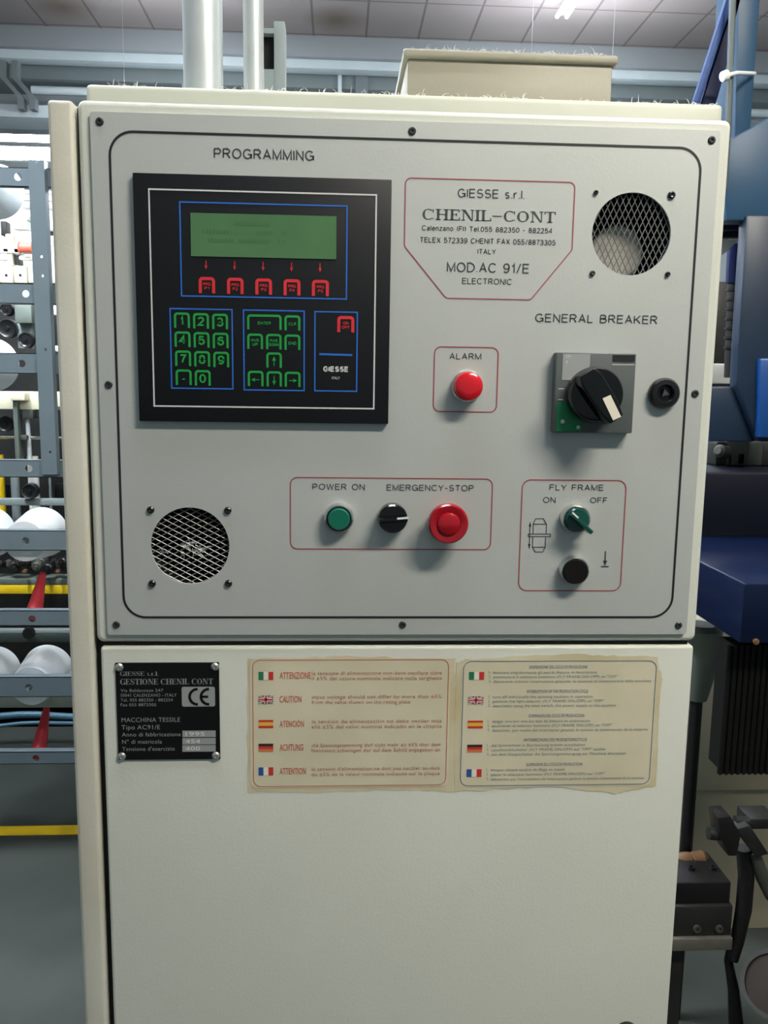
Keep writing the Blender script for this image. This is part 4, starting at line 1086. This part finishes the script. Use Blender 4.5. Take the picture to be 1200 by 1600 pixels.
def slab(name, pts, Y, dep, m, parent=bl_, bev=.003):
    F_ = [at(p[0], p[1], Y) for p in pts]; n = len(F_); bm = bmesh.new()
    fv = [bm.verts.new(p) for p in F_]; bv = [bm.verts.new(p + Vector((0, dep, 0))) for p in F_]
    bm.faces.new(fv); bm.faces.new(list(reversed(bv)))
    for i in range(n): bm.faces.new((fv[i], bv[i], bv[(i + 1) % n], fv[(i + 1) % n]))
    bmesh.ops.recalc_face_normals(bm, faces=bm.faces[:])
    if bev: round_edges(bm, bev, 2)
    return MB().addbm(bm).build(name, m, parent)


slab('post', [(1157, -120), (1215, -120), (1188, 0), (1172, 215), (1148, 215), (1153, 0)], YB_, .10, BLUE)
slab('brace', [(1160, -80), (1173, -80), (1098, 150), (1082, 200), (1070, 200), (1086, 150)], YB_ - .05, .012, BRACEB)
slab('brace_web', [(1166, -60), (1143, 0), (1140, 90), (1122, 152), (1106, 200), (1082, 200), (1098, 150)], YB_ - .036, .008, mat('dark_navy_matt', (22, 28, 58), .75))
slab('gusset_housing', [(1128, 224), (1250, 156), (1250, 345), (1135, 345)], YB_ - .06, .05, BLUE, bev=.006)
slab('column', [(1166, 335), (1260, 335), (1250, 690), (1185, 690), (1150, 600), (1153, 540)], YB_ - .07, .035, BLUE_SHADED, bev=.008)
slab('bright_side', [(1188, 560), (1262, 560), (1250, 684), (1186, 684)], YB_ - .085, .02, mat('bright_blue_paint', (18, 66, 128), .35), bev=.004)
slab('lower_housing', [(1112, 604), (1186, 604), (1182, 690), (1108, 690)], YB_ - .05, .06, BLUE_SHADED, bev=.004)
slab('side_block', [(1120, 322), (1168, 320), (1168, 358), (1120, 360)], YB_ + .02, .05, NAVY)
slab('back_panel', [(1100, 440), (1180, 440), (1180, 700), (1100, 700)], 1.24, .02, OILY)
slab('dark_slot', [(1120, 358), (1168, 358), (1168, 371), (1120, 371)], YB_ + .05, .02, OILY)
slab('white_lever', [(1124, 372), (1134, 366), (1138, 373), (1170, 371), (1170, 376), (1148, 380), (1138, 392), (1126, 400)], YB_ + .07, .02, WHITEP)
o = MB().cyl(at(1151, 378, YB_ + .11), at(1148, 442, YB_ + .11), .0185, .0185).build('blue_cylinder', mat('royal_blue_paint', (13, 22, 62), .3, spec=.3), bl_)
MB().cyl(at(1148, 442, YB_ + .11), at(1141, 590, YB_ + .11), .015, .013).build('ribbed_sleeve', IRON, bl_)
MB().cyl(at(1158, 360, YB_ + .06), at(1152, 600, YB_ + .06), .004).build('guide_rod', OLIVE, bl_)
for k in range(7):
    c = at(1147.5 - k * .7, 455 + k * 15, YB_ + .11); MB().lathe(c, (0, 0, 1), [(0, .0165), (.005, .0165)], 20).build('sleeve_ring', OILY, bl_)
o = MB(); p = at(1112, 568, YB_ + .2); q_ = at(1142, 600, YB_ + .2); o.box(p.x, q_.x, YB_ + .2, YB_ + .335, q_.z, p.z, .004)
o.build('white_box', MWHITE, bl_)
# grey conduit beside the post with a cable tie
p0 = at(1147, -60, YB_ - .075); p1 = at(1138, 190, YB_ - .075)
o = MB().tube([p0, p1, Vector((p1.x, p1.y, p1.z - .12))], .0062, 14); tag(o.build('conduit_pipe', mat('dull_grey_conduit', (84, 92, 92), .5, spec=.3)), 'thin grey conduit pipe beside the blue post at the right', 'pipe')
tA = at(1132, 119, YB_ - .09); tB = at(1152, 114, YB_ - .085); tC = at(1179, 115, YB_ - .008)
ct = MB().tube([tA, tB, tC], .0038, 8); ct.lathe(tA, tB - tA, [(-.006, 0), (-.005, .009), (.005, .010), (.008, .004)], 12)
tag(ct.build('cable_tie', WHITEP), 'white cable tie strapping the conduit to the blue post', 'cable tie')
# castings and boxes below
YF = .42; cf = at(1163, 912, YF); z2 = cf.z; Yb = atz(1150, 838, z2).y
bx2 = MB().box(cf.x, 1.35, YF, Yb + .25, at(1163, 1006, YF).z, z2, .005).build('lower_gearbox', mat('deep_blue_paint', (8, 20, 46), .26, vary=.12, spec=.3), bl_)
z3 = at(1150, 738, Yb).z; x3 = at(1100, 780, Yb).x
MB().box(x3 - .05, 1.5, Yb, Yb + .3, z2 - .001, z3, .005).build('upper_gearbox', mat('black_blue_paint', (11, 15, 26), .4, spec=.2), bl_)
Yc = atz(1150, 728, z3).y
for (x0, x1, y0, y1, mm) in ((1120, 1137, 690, 722, IRON), (1135, 1172, 686, 712, OLIVE), (1168, 1192, 690, 733, OLIVE), (1150, 1166, 705, 727, OLIVE), (1136, 1146, 708, 724, OLIVE), (1190, 1230, 690, 728, IRON)):
    p = at(x0, y0, Yc); q_ = at(x1, y1, Yc); MB().box(p.x, q_.x, Yc, Yc + .06, z3, p.z, .006).build('casting', mm, bl_)
c = at(1130, 706, Yc - .01); MB().lathe(c, (-1, -.6, .2), [(-.01, .014), (.014, .014), (.02, .008), (.02, 0)], 18).build('casting_boss', OLIVE, bl_)
# bolt head under the box front, bellows, beige base
c = at(1180, 1002, YF - .001); MB().lathe(c, N, [(0, .005), (.004, .005), (.005, .003), (.005, 0)], 12).build('bolt', WOOD, bl_)
p = at(1139, 1009, YF + .05); q_ = at(1130, 1213, YF + .05); pitch = 10 * pm(YF + .05); m = MB()
for k in range(14):
    x = (p.x + q_.x) / 2 + k * pitch
    m.lathe((x, YF + .055, q_.z), (0, 0, 1), [(0, .001), (.003, pitch * .48), (p.z - q_.z, pitch * .48)], 10)
m.box((p.x + q_.x) / 2, (p.x + q_.x) / 2 + 14 * pitch, YF + .056, YF + .1, q_.z + .008, p.z)
o = m.build('ribbed_guard', mat('black_rubber', (9, 9, 9), .6, spec=.2), bl_)
Ybase = 1.25
p = at(1060, 985, Ybase); zb_ = .0
MB().box(at(1020, 1300, Ybase).x, 2.0, Ybase, Ybase + .4, at(1100, 1236, Ybase).z, p.z, .004).build('base_panel', BEIGE, bl_)
MB().box(at(1020, 1300, Ybase).x, 2.0, Ybase + .02, Ybase + .4, 0, at(1100, 1236, Ybase).z + .001).build('base_skirt', BEIGE, bl_)
# vertical shaft with cone
YV = .95; s0 = at(1090, 1100, YV); s1_ = at(1058, 1600, YV)
m = MB().cyl((s0.x - .003, YV, 0), (s0.x - .003, YV, at(1090, 1085, YV).z), .0135, seg=20); m.build('vertical_shaft', OILY, bl_)
m = MB().lathe((s0.x - .003, YV, at(1090, 1092, YV).z), (0, 0, 1), [(0, .016), (.0, .022), (.10, .044), (.16, .044), (.17, .03)], 28); m.build('shaft_cone', GREENG, bl_)
# clamp mechanism
mk_ = thing('clamp_mechanism', (1.05, .85, 0), 'oily black clamp mechanism with a brown wooden knob at the lower right', 'mechanism')
YK = .80


def kb(name, x0, x1, y0, y1, m, Y=YK, dep=.08, bev=.004): p = at(x0, y0, Y); q_ = at(x1, y1, Y); return MB().box(p.x, q_.x, Y, Y + dep, q_.z, p.z, bev).build(name, m, mk_)


kb('clamp_block', 1055, 1140, 1380, 1417, OILY, YK, .12); kb('lower_block', 1050, 1142, 1417, 1466, IRON, YK - .01, .12); kb('steel_plate', 1045, 1144, 1468, 1485, mat('worn_grey_steel', (112, 110, 102), .4, .4, vary=.2, scale=30), YK - .02, .13, .003)
for x in (1081, 1115):
    c = at(x, 1367, YK + .045); zz = at(1100, 1380, YK).z
    MB().lathe((c.x, YK + .05, zz), (0, 0, 1), [(0, .007), (.008, .007), (.008, .004), (.003, .0035), (.003, 0)], 14).build('cap_screw', BLACKP, mk_)
for x in (1088, 1123):
    c = at(x, 1450, YK - .01); MB().lathe(c, N, [(0, .008), (.006, .008), (.006, .004), (.002, .004), (.002, 0)], 14).build('cap_screw', OLIVE, mk_)
c = at(1058, 1346, YK + .10); d_ = at(1105, 1344, YK + .10); L_ = (d_ - c).length
MB().lathe(c, d_ - c, [(-.01, .010), (.012, .019), (L_ * .42, .019), (L_ * .47, .014), (L_ * .52, .019), (L_ * .85, .021), (L_, .013), (L_ * 1.02, 0)], 24).build('wooden_knob', WOOD, mk_)
MB().cyl((at(1058, 1346, YK + .10).x, YK + .10, at(1058, 1346, YK + .1).z - .05), (at(1058, 1346, YK + .10).x, YK + .10, at(1058, 1346, YK + .1).z), .01).build('knob_stem', OILY, mk_)
YJ = YK - .05
slab('link_block', [(1122, 1278), (1142, 1276), (1158, 1305), (1152, 1338), (1138, 1338), (1126, 1308)], YJ, .05, OILY, mk_)
c = at(1106, 1302, YJ + .02); d_ = at(1130, 1304, YJ + .02); MB().lathe(c, d_ - c, [(0, .008), (.001, .0125), (.026, .0125)], 24).build('pin', IRON, mk_)
slab('slide_plate', [(1150, 1296), (1172, 1290), (1202, 1335), (1182, 1340)], YJ + .01, .03, IRON, mk_)
c = at(1148, 1282, YJ + .04); d_ = at(1176, 1284, YJ + .04); MB().cyl(c, d_, .010, seg=20).build('pin', IRON, mk_)
kb('side_block', 1172, 1215, 1280, 1296, IRON, YJ + .03, .06)
P_ = [at(x, y, YJ + .05) for (x, y) in ((1162, 1325), (1166, 1370), (1162, 1420), (1152, 1470), (1146, 1500))]
MB().tube(P_, [.016, .0165, .0165, .014, .010], 14).build('curved_arm', OILY, mk_)
P_ = [at(x, y, YJ + .04) for (x, y) in ((1178, 1330), (1192, 1372), (1206, 1400))]
MB().tube(P_, [.012, .014, .014], 12).build('curved_arm', OLIVE, mk_)
P_ = [at(x, y, YJ + .07) for (x, y) in ((1143, 1470), (1138, 1500), (1146, 1545), (1150, 1600), (1150, 1800))]
MB().tube(P_, [.008, .009, .012, .016, .018], 12).build('foot_strut', OILY, mk_)
MB().box(at(1055, 1480, YK).x, at(1075, 1480, YK).x, YK + .02, YK + .08, 0, at(1060, 1485, YK).z).build('support_leg', IRON, mk_)
# dark drum at the lower right corner
Yd = .72; c = at(1212, 1540, Yd)
dr = thing('drum', (c.x, Yd + .05, 0), 'dark round drum with a grey rim at the lower right corner', 'drum')
ax_v = Vector((-.55, -.55, .65)).normalized()
MB().lathe(c, ax_v, [(-.10, .060), (0, .062), (.004, .060), (.004, .0)], 40).build('drum_body', OILY, dr)
MB().lathe(c, ax_v, [(-.008, .066), (.010, .066), (.010, .058), (-.008, .058)], 40).build('rim', IRON, dr)
MB().lathe(c, ax_v, [(.004, .057), (.012, .03), (.013, 0)], 40).build('drum_face', mat('drum_face_paint', (50, 46, 42), .8, vary=.2, spec=.15), dr)
MB().cyl((c.x + .06, Yd + .08, 0), (c.x + .06, Yd + .08, c.z - .03), .02).build('drum_stand', OILY, dr)
